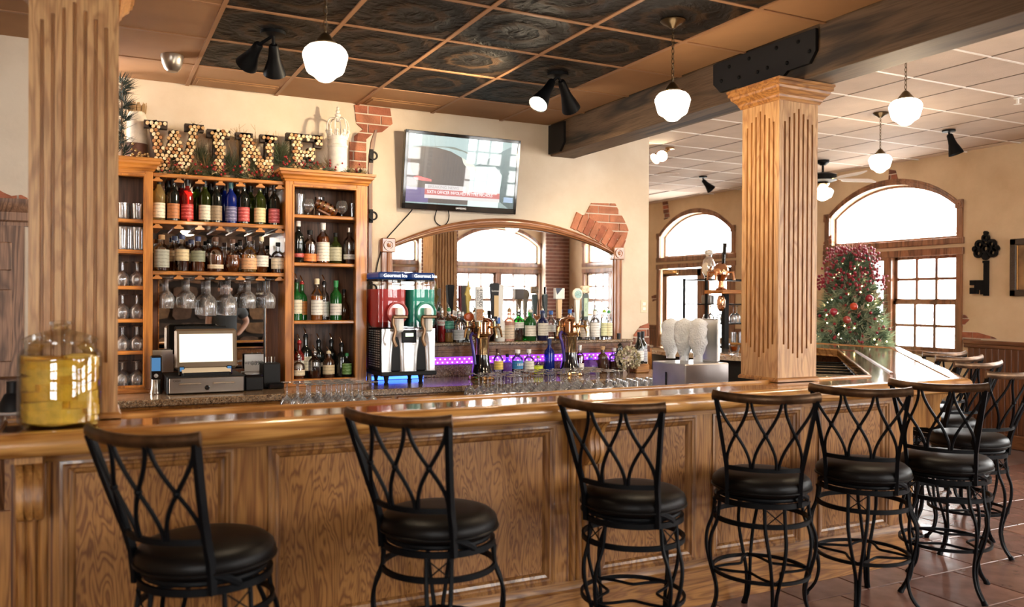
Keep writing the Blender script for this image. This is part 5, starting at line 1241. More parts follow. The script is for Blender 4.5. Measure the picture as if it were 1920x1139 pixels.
# jar with straw lid
a = AY(262, 285, .38); t = thing('canister', (a.x-.012, .495, 2.474), 'white canister with a straw bundle on top beside the letter W', 'canister')
M().lathe([(1e-5, 0), (.062, 0), (.064, .01), (.064, .30), (.05, .335), (.05, .345)], 24).build('body', P('off_white_paint', (.72, .64, .52), .6, vary=.2, vscale=20), t)
M().lathe([(.066, .0), (.067, .13)], 24, cap=False).build('wrap', P('brown_wrap', (.14, .055, .03), .6), t)
sw = M()
for k in range(70):
    g_ = random.uniform(0, 6.28); r_ = .055*math.sqrt(random.random()); sw.tube([(r_*math.cos(g_), r_*math.sin(g_), .34), (r_*1.1*math.cos(g_), r_*1.1*math.sin(g_), .40+random.uniform(-.01, .01))], .004, 4)
stuff(sw.build('straw', TWIGL, t))
fl_ = M()
for k in range(24): fl_.ball((random.uniform(-.05, .07), -.075, random.uniform(.01, .12)), .010, 6, 5)
stuff(fl_.build('gold_beads', P('gold_bead', (.7, .55, .3), .25, .8), t))
# crown candle holder
a = AY(633, 322, .40); t = thing('crown_candle_holder', (a.x, .40, 2.474), 'white weathered candle holder topped by an open wire crown', 'candle holder')
WW = P('chippy_white', (.80, .76, .69), .6, vary=.12, vscale=30)
M().lathe([(1e-5, 0), (.074, 0), (.076, .006), (.074, .012), (.070, .014), (.070, .205), (.074, .21), (.074, .222), (.068, .226), (.068, .262), (.073, .268), (1e-5, .27)], 28).build('pillar', WW, t)
cw = M().lathe([(.071, .262), (.073, .262), (.075, .29), (.073, .29)], 28, cap=False)
for k in range(10):
    g_ = k*PI/5; c, s_ = math.cos(g_), math.sin(g_)
    cw.tube([(.074*c, .074*s_, .285), (.08*c, .08*s_, .315)], .006, 6).ball((.082*c, .082*s_, .325), .011, 8, 6)
    cw.tube([(.074*math.cos(g_+u*.1), .074*math.sin(g_+u*.1), .285+.02*math.sin(PI*(u+3)/6)) for u in range(-3, 4)], .004, 5)
cw.build('crown_band', WW, t)
for k in range(6):
    g_ = k*PI/3; c, s_ = math.cos(g_), math.sin(g_)
    M().tube(smooth_path([(.072*c, .072*s_, .29), (.082*c, .082*s_, .36), (.062*c, .062*s_, .415), (.02*c, .02*s_, .425)], 4), .005, 6).build('crown_arch', WW, t)
M().lathe([(.012, .40), (.026, .425), (.018, .437), (.024, .45), (.010, .462), (.016, .475), (.006, .488), (.012, .50), (1e-5, .515)], 14).build('finial', WW, t)
# plank with iron rings beside the right cabinet
a = AY(688, 420, .36); a.x += .022; t = thing('ring_plank', (a.x, .36, ZC), 'dark wooden plank with black iron rings beside the right cabinet', 'plank')
M().box((a.x-.016, .345, ZC), (a.x+.016, .375, 2.50), .004).build('plank', WALNUT, t, world=True)
M().prism([(a.x-.016, 2.50), (a.x+.016, 2.50), (a.x+.024, 2.66), (a.x+.045, 2.80), (a.x+.050, 2.835), (a.x+.035, 2.83), (a.x+.005, 2.74), (a.x-.012, 2.62)], .345, .372, 'y').build('curved_tip', WALNUT, t, world=True)
for py in (292, 405, 541):
    z = AY(690, py, .34).z; M().box((a.x-.012, .335, z-.05), (a.x+.018, .345, z+.05), .003).build('iron_plate', BLK, t, world=True)
    M().lathe([(.034, -.006), (.034, .006), (.022, .006), (.022, -.006), (.034, -.006)], 20, (a.x+.014, .325, z), ax='y', cap=False).build('iron_ring', BLK, t, world=True)
# outlet on the wall
a = AY(1207, 575, YB); t = thing('wall_outlet', (a.x, YB, a.z-.06), 'cream wall outlet plate near the right end of the back wall', 'outlet')
M().box((a.x-.036, YB-.006, a.z-.058), (a.x+.036, YB, a.z+.058), .003).build('plate', CREAM, t, world=True)
for z in (-.022, .022): M().box((a.x-.016, YB-.009, a.z+z-.014), (a.x+.016, YB-.005, a.z+z+.014), .004).build('socket', WHITE, t, world=True)
# ================================================================== TILL
def bxthing(name, label, cat, parts, loc):
    t = thing(name, loc, label, cat)
    for nm, a, b, m, bv in parts: M().box(a, b, bv).build(nm, m, t, world=True)
    return t
Yf = .03; a, b = AY(317, 745, Yf), AY(457, 733, Yf); dz0, dz1 = ZC, AY(385, 706, Yf).z
t = bxthing('cash_drawer', 'stainless fronted cash drawer under the till screen', 'cash drawer', [('case', (a.x-.012, Yf+.006, ZC+.004), (b.x+.006, .42, dz1), BLKM, .004), ('drawer_front', (a.x, Yf, ZC+.008), (b.x, Yf+.008, dz1-.008), P('dull_steel', (.40, .35, .30), .32, 1), .003)], ((a.x+b.x)/2, .22, ZC))
for u0, u1 in ((.13, .42), (.58, .87)): M().tube([(a.x+(b.x-a.x)*u0, Yf-.004, dz1-.045), (a.x+(b.x-a.x)*u1, Yf-.004, dz1-.045)], .0055, 6).build('media_slot', P('slot_bright', (.85, .75, .62), .25, .8), t, world=True)
M().lathe([(.016, 0), (.016, -.006), (.009, -.008), (1e-5, -.006)], 16, ((a.x+b.x)/2, Yf, ZC+.04), ax='y').build('lock', BLKG, t, world=True)
text('CASH', .018, BLKM, t, (a.x+.045-t.location.x, Yf-.0012-t.location.y, dz1-.025-ZC), FR, .0003)
ym = .10; tl1, br1 = AY(328, 617, ym), AY(445, 690, ym); mc = (tl1.x+br1.x)/2; mw = br1.x-tl1.x; mh = tl1.z-br1.z
t = thing('till_screen', (mc, ym+.09, dz1), 'bright touchscreen till monitor on a curved base above the cash drawer', 'monitor')
mm = thing('x', (0, -.09, br1.z-dz1), None, None); mm.name = 'display_head'; mm.parent = t; mm.rotation_euler = (math.radians(-7), 0, 0)
M().box((-mw/2, 0, 0), (mw/2, .035, mh), .014).build('case', P('till_bezel', (.16, .115, .075), .35, .3), mm)
M().box((-mw/2+.028, -.003, .045), (mw/2-.028, .002, mh-.035)).build('screen', P('till_glow', (.9, .86, .76), .3, emit=.42, ecol=(1, .86, .64)), mm)
M().box((-.07, .035, .05), (.07, .07, .12), .01).build('neck', BLKM, mm)
b_ = M(); pts = [(-.16, .0), (-.15, .02), (-.13, .03), (.13, .03), (.15, .02), (.16, .0)]
M().prism([(-.155, -.09), (-.14, -.115), (.14, -.115), (.155, -.09), (.155, .10), (-.155, .10)], 0, .022).build('foot', BLKM, t)
M().add([(-.15, -.112, .02), (.15, -.112, .02), (.16, -.05, .085), (-.16, -.05, .085), (-.15, .06, .02), (.15, .06, .02), (.16, .03, .09), (-.16, .03, .09)], [(0, 1, 2, 3), (4, 7, 6, 5), (0, 4, 5, 1), (3, 2, 6, 7), (0, 3, 7, 4), (1, 5, 6, 2)]).build('stand', P('till_base', (.62, .54, .42), .4), t)
a = AY(327, 612, .30); b = AY(424, 690, .30)
t = bxthing('customer_display', 'black back of a second monitor behind the till screen', 'monitor', [('case', (a.x, .29, b.z), (b.x, .32, a.z), BLKM, .008), ('stand', ((a.x+b.x)/2-.05, .29, ZC), ((a.x+b.x)/2+.05, .33, b.z), BLKM, .004)], ((a.x+b.x)/2, .30, ZC))
a = AY(460, 705, .08); b = AY(494, 730, .08)
t = bxthing('receipt_printer', 'black receipt printer right of the cash drawer', 'printer', [('body', (a.x, .08, ZC), (b.x, .30, a.z-.01), BLKM, .008), ('lid', (a.x+.004, .09, a.z-.012), (b.x-.004, .28, a.z+.006), BLKG, .006), ('paper_slot', (a.x+.03, .10, a.z+.004), (b.x-.03, .108, a.z+.009), STEEL, 0)], ((a.x+b.x)/2, .2, ZC))
a = AY(493, 682, .20); b = AY(526, 735, .20)
t = bxthing('black_caddy', 'tall black plastic caddy left of the liquor cabinet', 'caddy', [('bin', (a.x, .20, ZC), (b.x, .34, a.z), BLKM, .008), ('tray', (a.x+.02, .12, ZC), (b.x+.01, .20, ZC+.045), BLKG, .01)], ((a.x+b.x)/2, .25, ZC))
for k in range(4): M().cyl((a.x+.03+k*.02, .27, a.z-.02), .004, .06, 8).build('pen', CHROME if k % 2 else PAPER, t, world=True)
a = AY(292, 737, .14); t = thing('card_reader', (a.x, .14, ZC), 'small card reader with a glowing blue screen at the left of the till', 'card reader')
M().lathe([(1e-5, 0), (.036, 0), (.038, .01), (.03, .05), (.03, .095), (1e-5, .10)], 20).build('stand', P('reader_chrome', (.45, .40, .33), .2, .9), t)
M().box((-.034, -.025, .095), (.034, .01, .25), .008).build('body', BLKG, t)
M().box((-.026, -.0275, .15), (.026, -.024, .235)).build('screen', P('reader_blue', (.02, .05, .1), .3, emit=.30, ecol=(.08, .25, .5)), t)
M().lathe([(.013, 0), (.013, -.005), (1e-5, -.006)], 14, (0, -.025, .12), ax='y').build('button', STEEL, t)
for i, px in enumerate((341, 430)):
    a = AY(px, 712, .10); t = thing('card_terminal', (a.x, .12, dz1), 'small dark terminal with blue display %s the till base' % ('left of' if i == 0 else 'right of'), 'terminal')
    M().box((-.02, -.02, 0), (.02, .02, .065), .006).build('body', BLKG, t); M().box((-.012, -.0225, .03), (.012, -.019, .056)).build('screen', P('reader_blue', (.02, .05, .1), .3, emit=.9), t)
a = AY(477, 666, .48); t = thing('price_card', (a.x, .49, a.z-.07), 'white paper card with printed numbers at the back of the till shelf', 'card')
M().box((-.066, 0, -.045), (.066, .003, .075)).build('card', PAPER, t); text('8899', .042, BLKM, t, (.02, -.0015, .01), FR, .0003); text('WIFI', .03, BLKM, t, (-.045, -.0015, .012), FR, .0003, sx=.7)
M().box((-.09, -.002, -.10), (.08, .03, -.045), .003).build('holder', P('card_tray', (.6, .57, .55), .5), t)
a = AY(303, 672, .47); t = thing('paper_stack', (a.x, .48, 1.062), 'white papers leaning at the left behind the till', 'paper')
M().box((-.07, -.01, 0), (.07, .0, .15)).box((-.06, -.02, 0), (.075, -.011, .12)).build('sheets', PAPER, t, smooth=0)
M().box((a.x-.12, .44, ZC), (a.x-.06, .47, ZC+.02)).build('clip', PAPER, t, world=True) if 0 else None
# ================================================================== BEER TOWERS
def beer_tower(px, py, label):
    v = AZ(px, py, ZC); Y = min(max(v.y, .02), .24); x = AY(px, py, Y).x
    t = thing('beer_tower', (x, Y, ZC), label, 'beer tower', 'beer tap towers on the back counter')
    M().lathe([(1e-5, 0), (.105, 0), (.11, .008), (.105, .022), (.10, .026)], 32).build('foot_plate', BRASS, t)
    M().lathe([(.098, .024), (.098, .03), (.080, .07), (.064, .13), (.058, .19)], 32).build('pedestal', BLKG, t)
    M().lathe([(.056, .185), (.055, .30), (.062, .315), (.062, .325), (.070, .33), (.085, .345), (.088, .352)], 32).build('column', BRASS, t)
    M().lathe([(.088, .352), (.092, .356), (.092, .362), (.088, .366), (.088, .43), (.093, .434), (.093, .442), (.086, .447), (.075, .462), (.05, .475), (.02, .482), (.018, .492), (1e-5, .495)], 36).build('drum', COPPER, t)
    M().tube(smooth_path([(-.085, -.02, .36), (-.11, -.03, .33), (-.10, -.05, .26), (-.085, -.06, .12)], 4), .012, 8).build('drain_hose', P('hose_violet', (.06, .04, .22), .25, .3), t)
    return t
def tap(t, ang, hz, hx=None):
    """faucet on the drum at angle, returns the point the handle stands on"""
    c, s_ = math.cos(ang), math.sin(ang); d = Vector((c, s_, 0))
    p0 = d*.085+Vector((0, 0, .405)); p1 = d*.135+Vector((0, 0, .405)); ms = M()
    ms.tube([p0, p1, d*.15+Vector((0, 0, .40))], .011, 8).tube([d*.135+Vector((0, 0, .405)), d*.15+Vector((0, 0, .375)), d*.16+Vector((0, 0, .325))], [.012, .010, .008], 8)
    ms.cyl(tuple(d*.135+Vector((0, 0, .405))), .009, .045, 8); ms.build('faucet', BRASS, t)
    return d*.135+Vector((0, 0, .45))
def hbox(t, p, w_, h, dth, m, lab_, shape=None, z0=0):
    ms = M()
    if shape: ms.prism([(u*w_/2, z0+v*h) for u, v in shape], -dth/2, dth/2, 'y')
    else: ms.box((-w_/2, -dth/2, z0), (w_/2, dth/2, z0+h), .004)
    ms.v = [(x+p.x, y+p.y, z+p.z) for x, y, z in ms.v]
    o = ms.build('tap_handle', m, t, smooth=.5); o['label'] = lab_; return o
VT = (PI/2, PI/2, 0)
bt1 = beer_tower(903, 704, 'first beer tap tower, with the yellow fish handle, left of centre')
k = (ZT-ZT)
p = tap(bt1, math.radians(190), 0)
FISH = [(-.25, 0), (.25, 0), (.35, .10), (.25, .22), (.45, .40), (.95, .55), (.5, .62), (.45, .74), (.9, .84), (.4, .84), (.15, 1), (0, .86), (-.3, .84), (-.45, .72), (-.8, .62), (-.45, .56), (-.4, .36), (-.2, .2)]
hbox(bt1, p, .065, .255, .022, P('fish_yellow', (.80, .58, .13), .4), 'yellow fish shaped tap handle', FISH, .05)
ms = M().lathe([(1e-5, -.016), (.03, -.014), (.042, 0), (.03, .006), (1e-5, .008)], 20, ax='y'); ms.v = [(x*1.05+p.x+.008, y+p.y-.012, z*.78+p.z+.035) for x, y, z in ms.v]; o = ms.build('handle_badge', P('badge_orange', (.55, .10, .02), .35), bt1); o['label'] = 'orange oval badge'
p = tap(bt1, math.radians(236), 0)
o = hbox(bt1, p, .062, .265, .018, P('handle_white', (.78, .76, .72), .5), 'white sign tap handle', None, .0)
o2 = M().box((p.x-.027, p.y-.012, p.z+.008), (p.x+.027, p.y-.0095, p.z+.095)).build('handle_art', P('handle_brown_art', (.35, .14, .04), .5, vary=.5, vscale=90), o)
text('4 HANDS', .044, BLKM, o, (p.x+.010, p.y-.0105, p.z+.18), (PI/2, PI/2, 0), .0004, sx=.75); text('BREWING CO.', .022, BLKM, o, (p.x-.017, p.y-.0105, p.z+.18), (PI/2, PI/2, 0), .0004, sx=.9)
p = tap(bt1, math.radians(290), 0)
o = hbox(bt1, p, .066, .275, .04, BLKM, 'black tapered stout tap handle', [(-.45, 0), (.45, 0), (.95, .88), (1, .97), (.7, 1), (-.7, 1), (-1, .97), (-.95, .88)], .02)
o2 = M().box((p.x-.012, p.y-.0235, p.z+.04), (p.x+.026, p.y-.020, p.z+.20)).build('handle_stripe', P('gold_stripe', (.62, .42, .18), .4), o); text('Guinness', .019, P('ink_white', (.9, .9, .9), .5), o, (p.x+.0, p.y-.0215, p.z+.235), FR, .0004)
p = tap(bt1, math.radians(347), 0)
o = hbox(bt1, p, .070, .285, .03, P('handle_white', (.78, .76, .72), .5), 'tall white tap handle with a red edge', [(-.55, 0), (.75, 0), (1, .9), (.9, 1), (-.8, 1), (-.8, .9)], .0)
M().box((p.x-.042, p.y-.017, p.z+.02), (p.x-.024, p.y+.015, p.z+.285)).build('handle_edge', P('handle_red', (.45, .015, .02), .4), o); M().box((p.x-.02, p.y-.017, p.z-.02), (p.x+.008, p.y+.015, p.z+.03), .004).build('handle_collar', CAPM['blue'], o)
bt2 = beer_tower(1068, 698, 'second beer tap tower, with the white oval handle, right of centre')
p = tap(bt2, math.radians(198), 0)
o = hbox(bt2, p, .042, .16, .032, P('maple', (.66, .46, .26), .45), 'pale wooden tap handle with a white square head', [(-.7, 0), (.7, 0), (1, .8), (1, 1), (-1, 1), (-1, .8)], .02)
M().box((p.x-.042, p.y-.022, p.z+.175), (p.x+.042, p.y+.022, p.z+.265), .004).build('handle_head', P('head_white', (.80, .79, .80), .4), o); M().prism([(p.x-.042, p.z+.25), (p.x-.042, p.z+.265), (p.x+.02, p.z+.265), (p.x-.03, p.z+.21)], p.y-.0235, p.y-.0222, 'y').build('handle_mark', P('mark_navy', (.03, .04, .08), .5), o)
p = tap(bt2, math.radians(264), 0)
o = hbox(bt2, p, .046, .20, .026, P('handle_white', (.78, .76, .72), .5), 'white tap handle with a scalloped oval head', [(-.45, 0), (.45, 0), (.9, 1), (-.9, 1)], -.02)
ms = M().lathe([(1e-5, -.012), (.040, -.012), (.046, -.008), (.046, .008), (.04, .012), (1e-5, .012)], 10, ax='y'); ms.v = [(x+p.x, y+p.y-.004, z*1.1+p.z+.215) for x, y, z in ms.v]; o2 = ms.build('handle_head', P('head_cream', (.80, .76, .66), .4), o)
ms = M().lathe([(.031, -.0135), (.033, -.0135), (.033, -.012), (1e-5, -.012)], 20, ax='y', cap=False); ms.v = [(x+p.x, y+p.y-.006, z*.95+p.z+.215) for x, y, z in ms.v]; ms.build('handle_mark', P('mark_sea', (.25, .42, .42), .4, vary=.5, vscale=60), o)
for k_, (ang, dx, hd) in enumerate(((302, 0, (.70, .55, .40)), (347, 0, (.012, .014, .012)))):
    p = tap(bt2, math.radians(ang), 0)
    o = hbox(bt2, p, .050, .21, .03, P('handle_forest', (.012, .03, .018), .35), ('dark green tap handle with a picture head', 'dark green bottle shaped tap handle')[k_], [(-.6, 0), (.6, 0), (.9, .9), (.7, 1), (-.7, 1), (-.9, .9)], .01)
    M().box((p.x-.016, p.y-.018, p.z+.035), (p.x+.016, p.y-.015, p.z+.185)).build('handle_strip', P('strip_green', (.42, .55, .40), .5), o); text('BOULEVARD' if k_ else 'PALE ALE', .017, P('ink_forest', (.02, .06, .03), .5), o, (p.x, p.y-.0185, p.z+.11), (PI/2, PI/2, 0), .0003)
    if k_ == 0: M().box((p.x-.036, p.y-.02, p.z+.225), (p.x+.036, p.y+.02, p.z+.285), .006).build('handle_head', P('head_tan', hd, .5, vary=.5, vscale=50), o)
    else: M().box((p.x-.009, p.y-.009, p.z+.215), (p.x+.009, p.y+.009, p.z+.285), .003).build('handle_neck', BLKG, o)
# ---- dried flowers
a = AZ(1178, 698, ZC); fY = .14; fx = AY(1178, 695, fY).x
t = thing('dried_hydrangea', (fx, fY, ZC), 'bunch of dried cream hydrangea flowers left of the wine bottles', 'flowers')
random.seed(2); ms = M(); st = M()
HY = [P('petal_%d' % i, c, .8) for i, c in enumerate([(.62, .56, .40), (.50, .44, .28), (.70, .66, .52), (.36, .32, .17)])]
for k in range(230):
    g_, h_ = random.uniform(0, 6.28), math.acos(random.uniform(-.7, 1)); c = Vector((math.cos(g_)*math.sin(h_)*.105, math.sin(g_)*math.sin(h_)*.075, .12+math.cos(h_)*.105))*1
    ms.slot(k % 4)
    for q in range(4):
        n_ = Vector((random.gauss(0, 1), random.gauss(0, 1), random.gauss(0, 1))).normalized(); s_ = n_.cross(Vector((0, 0, 1))).normalized()*.008
        e = n_*.016; ms.add([c-s_, c+s_, c+e+s_*.7, c+e-s_*.7], [(0, 1, 2, 3)])
stuff(ms.build('petals', HY, t, smooth=0))
for k in range(6): st.tube([(0, 0, 0), (random.uniform(-.05, .05), random.uniform(-.03, .03), .1)], .004, 5)
st.build('stems', TWIG, t)
# ---- frozen beer tap on its steel box
fy_ = -1.62; e0, e1 = AY(1285, 684, fy_), AY(1367, 680, fy_); yb_ = AX(1223, 674, e0.x).y
yb_ = min(yb_, fy_+.62)
t = thing('ice_tap_station', ((e0.x+e1.x)/2, (fy_+yb_)/2, .0), 'steel box with three frost covered white tap handles, left of the right column', 'beer tap')
M().box((e0.x, fy_, .62), (e1.x, yb_, e0.z), .006).build('steel_box', P('brushed_steel', (.50, .46, .44), .28, 1, vary=.2, vscale=5), t, world=True)
M().box((e0.x+.03, fy_+.05, 0), (e1.x-.03, yb_-.05, .62)).build('stand', BLKM, t, world=True)
M().box((e0.x-.004, fy_+.18, e0.z-.16), (e0.x+.002, yb_-.14, e0.z-.06)).build('vent_window', BLKG, t, world=True)
FROST = P('frost_white', (.84, .85, .86), .9, bump=1, bscale=90)
q0 = AY(1325, 640, fy_+.22)
M().box((q0.x-.012, fy_+.10, e0.z), (q0.x+.012, fy_+.34, AY(1325, 598, fy_+.22).z), .006).build('back_plate', STEEL, t, world=True)
random.seed(12)
for k, (px, yy) in enumerate(((1258, .50), (1283, .30), (1309, .16))):
    Yk = fy_+yy; c = AY(px, 640, Yk); zt2, zb2 = AY(px, 597, Yk).z, AY(px, 676, Yk).z; hh = zt2-zb2; rw = AY(px+14, 640, Yk).x-c.x
    ms = M(); R_, K = 14, 18
    for j in range(R_+1):
        u = j/R_; rad = rw*1.12*min(1, .42+1.6*u)*(1 if u < .8 else math.sqrt(max(.02, 1-((u-.8)/.2)**2)))
        for i in range(K):
            g_ = 2*PI*i/K; rr_ = rad*(1+random.uniform(-.13, .13)); ms.v.append((c.x+rr_*math.cos(g_), Yk+rr_*.6*math.sin(g_), zb2+.02+u*(hh-.02)))
    for j in range(R_):
        for i in range(K): ms.f.append((j*K+i, j*K+(i+1) % K, (j+1)*K+(i+1) % K, (j+1)*K+i)); ms.mi.append(0)
    ms.f += [tuple(range(K))[::-1], tuple(range(R_*K, R_*K+K))]; ms.mi += [0, 0]
    ms.build('frosted_handle', FROST, t, world=True, smooth=1.5)
    M().cyl((c.x, Yk, e0.z), rw*.5, max(.03, zb2+.03-e0.z), 14).build('tap_stem', P('ice_stem', (.8, .82, .85), .2), t, world=True)
# ================================================================== LIGHTS AND FITTINGS
GP = [(.045, 0), (.062, -.003), (.088, -.012), (.106, -.030), (.1155, -.052), (.1155, -.062), (.110, -.085), (.096, -.135), (.089, -.146), (.078, -.153), (.060, -.163), (.046, -.178), (.032, -.189), (.016, -.194), (1e-5, -.196)]
def pendant(x, y, ztop, zg, label, scale=1.0, canopy=True, power=7):
    """zg = height of the top of the glass"""
    t = thing('pendant_lamp', (x, y, ztop), label, 'pendant lamp', 'milk glass pendant lamps on chains')
    if canopy: M().lathe([(1e-5, .0), (.065, 0), (.068, -.006), (.055, -.018), (.03, -.03), (.012, -.045), (1e-5, -.046)], 24).build('canopy', P('aged_bronze', (.10, .065, .03), .3, .8), t)
    zz = -.045; zl = zg-ztop+.05*scale; k = 0
    link = M().tube([(.007*math.cos(a_*PI/6), 0, .017*math.sin(a_*PI/6)) for a_ in range(12)], .0022, 5, True).mesh(P('aged_bronze', (.10, .065, .03), .3, .8), .9)
    while zz > zl:
        put('chain_link', link, t, (0, 0, zz-.012), k % 2*PI/2); zz -= .027; k += 1
    M().lathe([(.008, zl+.01), (.02, zl), (.028, zl-.012), (.052*scale, zl-.03), (.060*scale, zl-.045*scale), (.058*scale, zl-.055*scale)], 24).build('fitter', P('aged_bronze', (.10, .065, .03), .3, .8), t)
    ms = M().lathe([(r*scale, z*scale+zg-ztop) for r, z in GP], 36, cap=False); ms.build('glass_globe', GLOBE, t, smooth=1.2)
    return t
v2 = AZ(1262, 38, CE); w2 = (v2-CAM).dot(fw); sc2 = 66*w2/FPX/.232
g_ = AD(1262, 172, w2); pendant(v2.x, v2.y, CE, g_.z, 'pendant lamp on a chain in front of the grey beam', sc2)
w1 = .232*sc2*FPX/83; g1 = AD(610, 84, w1); pendant(g1.x, g1.y, CE, g1.z, 'nearest pendant lamp, under the dark embossed tiles', sc2)
v4 = AZ(1651, 212, CR); w4 = (v4-CAM).dot(fw); g4 = AD(1653, 290, w4); s4 = 41*w4/FPX/.232; pendant(v4.x, v4.y, CR, g4.z, 'far pendant lamp near the arched window', s4)
w3 = .232*s4*FPX/59; g3 = AD(1698, 186, w3); pendant(g3.x, g3.y, CR, g3.z, 'pendant lamp right of the beam over the dining room', s4)
for g_, e in ((AD(1262, 172, w2), 9), (g1, 9), (g4, 8), (g3, 10)): lamp('pendant_light', 'POINT', (g_.x, g_.y, g_.z-.36), e, (1, .78, .5), .09)
def spot_fix(cpx, ceil, heads, label, m=BLK, canopy_r=.055, size=1.0, white=False):
    v = AZ(*cpx, ceil); wv = (v-CAM).dot(fw); t = thing('spotlight', (v.x, v.y, ceil), label, 'spotlight')
    M().lathe([(1e-5, 0), (canopy_r*size, 0), (canopy_r*size, -.018), (.015, -.024), (1e-5, -.024)], 20).build('canopy', m, t)
    for j, mo, dw, lit in heads:
        J = AD(*j, wv); Q = AD(*mo, wv+dw); d = Q-J; L = d.length
        M().tube([(v.x, v.y, ceil-.02), tuple(J+d*.06)], .010, 6).build('arm', m, t, world=True)
        rs = [.020, .026, .030, .036, .048, .060, .064]; ts = [0, .05, .3, .5, .7, .9, 1]
        hd = M().tube([J+d*q for q in ts], [r*size for r in rs], 20); hd.f.pop(); hd.mi.pop()
        h = hd.build('lamp_head', m, t, world=True, smooth=.8)
        if lit:
            n = d.normalized(); a_ = n.cross(Vector((0, 0, 1))).normalized(); b_ = n.cross(a_); c = Q-n*.004
            M().add([c+a_*(.058*size*math.cos(k*PI/10))+b_*(.058*size*math.sin(k*PI/10)) for k in range(20)], [tuple(range(20))]).build('bulb', BULB, t, world=True)
            if lit > 1: lamp('spot_light', 'SPOT', Q+n*.03, lit, (1, .78, .50), .05, (-.05, .1, 2.80) if lit > 60 else Q+n, 2.5 if lit > 60 else 1.5, .9)
    return t
spot_fix((512, 60), CE, [((486, 82), (462, 122), .10, 0), ((513, 84), (515, 139), .12, 0)], 'black twin spotlight at the left under the dark tiles', canopy_r=.07)
spot_fix((1046, 138), CE, [((1036, 152), (1009, 196), -.12, 66), ((1052, 152), (1071, 205), .16, 40)], 'black twin spotlight in front of the beam end, one lamp glowing', canopy_r=.07)
spot_fix((1256, 277), CR, [((1248, 286), (1241, 293), -.14, 1), ((1244, 286), (1228, 298), -.05, 1)], 'chrome twin spotlight with bright bulbs beside the back wall end', BRASS, .05)
spot_fix((1318, 331), CR, [((1318, 338), (1334, 356), -.05, 0)], 'small black spotlight over the far dining room door')
spot_fix((1779, 244), CR, [((1780, 252), (1793, 289), -.03, 0)], 'black spotlight near the big arched window', size=1.1)
# spots that wash the letters and the ceiling
lamp('letter_wash', 'SPOT', (.95, -.95, CE-.22), 12, (1, .72, .40), .06, (.10, .55, 2.62), 1.05, .7)
# eyeball lamp
v = AZ(323, 104, CE); t = thing('eyeball_lamp', (v.x, v.y, CE), 'brushed silver cylinder lamp on the tan ceiling by the left column', 'ceiling lamp')
M().lathe([(1e-5, 0), (.066, 0), (.068, -.012), (.060, -.05), (.046, -.085), (.03, -.10), (1e-5, -.10)], 28).build('body', P('satin_silver', (.42, .38, .33), .3, .9), t)
# ceiling speaker, sprinkler
v = AZ(1253, 326, CR); t = thing('ceiling_speaker', (v.x, v.y, CR), 'flat round white ceiling speaker near the back wall end', 'speaker')
M().lathe([(1e-5, -.006), (.12, -.006), (.14, -.010), (.145, 0), (1e-5, 0)], 32).build('grille', TW, t)
v = AZ(1908, 183, CR); t = thing('sprinkler', (v.x, v.y, CR), 'small white sprinkler head at the right end of the ceiling', 'sprinkler')
M().lathe([(1e-5, 0), (.03, 0), (.028, -.01), (.012, -.014), (.012, -.05), (.03, -.055), (1e-5, -.058)], 16).build('head', WHITE, t)
# ceiling fan
v = AZ(1543, 301, CR); t = thing('ceiling_fan', (v.x, v.y, CR), 'black and brass ceiling fan with white blades and a lit bowl', 'ceiling fan')
wv = (v-CAM).dot(fw)
def zo(px, py): return AD(px, py, wv).z-CR
M().lathe([(1e-5, 0), (.075, 0), (.07, -.03), (.03, -.06), (1e-5, -.06)], 20).build('canopy', BLK, t)
z1 = zo(1548, 324); z2 = zo(1548, 342); z3 = zo(1545, 352); z4 = zo(1545, 376)
M().cyl((0, 0, z1), .014, -z1, 10).build('down_rod', BLK, t)
M().lathe([(1e-5, z1), (.09, z1-.005), (.155, z1-.03), (.16, z2+.02), (.10, z2), (1e-5, z2)], 28).build('motor', BLK, t)
M().lathe([(.06, z2), (.08, z2-.02), (.05, z3), (.045, z3-.01)], 20).build('light_kit', BRASS, t)
hh = z3-z4; M().lathe([(r*1.05, z3-.005+z*hh/.196) for r, z in GP], 28, cap=False).build('light_bowl', GLOBE, t, smooth=1.2)
for k in range(5):
    a_ = math.radians(-22)+k*2*PI/5; c, s_ = math.cos(a_), math.sin(a_); ms = M().box((.13, -.012, z2+.02), (.24, .012, z2+.028), .003)
    ms.v = [(x*c-y*s_, x*s_+y*c, z) for x, y, z in ms.v]; ms.build('blade_arm', BRASS, t)
    ms = M().prism([(.22, -.05), (.30, -.062), (.60, -.07), (.635, -.05), (.64, 0), (.635, .05), (.60, .07), (.30, .062), (.22, .05)], 0, .008); ms.v = [(x*c-y*s_, x*s_+y*c, z+z2+.025+y*.42) for x, y, z in ms.v]
    ms.build('blade', P('fan_blade', (.80, .80, .80), .35), t)
# ================================================================== DINING ROOM
# iron key on the wall
def R(px, py): return AX(px, py, XR)
k0, k1 = R(1853, 437), R(1843, 555); ky, kz1, kz0 = (R(1852, 480).y), k0.z, k1.z; hk = kz1-kz0
t = thing('key_ornament', (XR, ky, kz0), 'large black iron key hanging on the tan wall', 'wall ornament')
def kx(ms): ms.v = [(XR-.03+.03*x, ky+y*hk, kz0+z*hk) for x, y, z in ms.v]; return ms
kx(M().box((-.3, -.035, .0), (.8, .035, .53))).build('shaft', BLK, t, world=True, smooth=0)
kx(M().prism([(.03, .02), (.03, .25), (.27, .25), (.27, .17), (.19, .17), (.19, .13), (.27, .13), (.27, .03), (.13, .03), (.13, .09), (.09, .09), (.09, .02)], -.2, .6, 'x')).build('bit', BLK, t, world=True, smooth=0)
kx(M().lathe([(.0, -.02), (.06, -.02), (.06, .02), (.0, .02)], 16, (0, 0, .54))).build('collar', BLK, t, world=True)
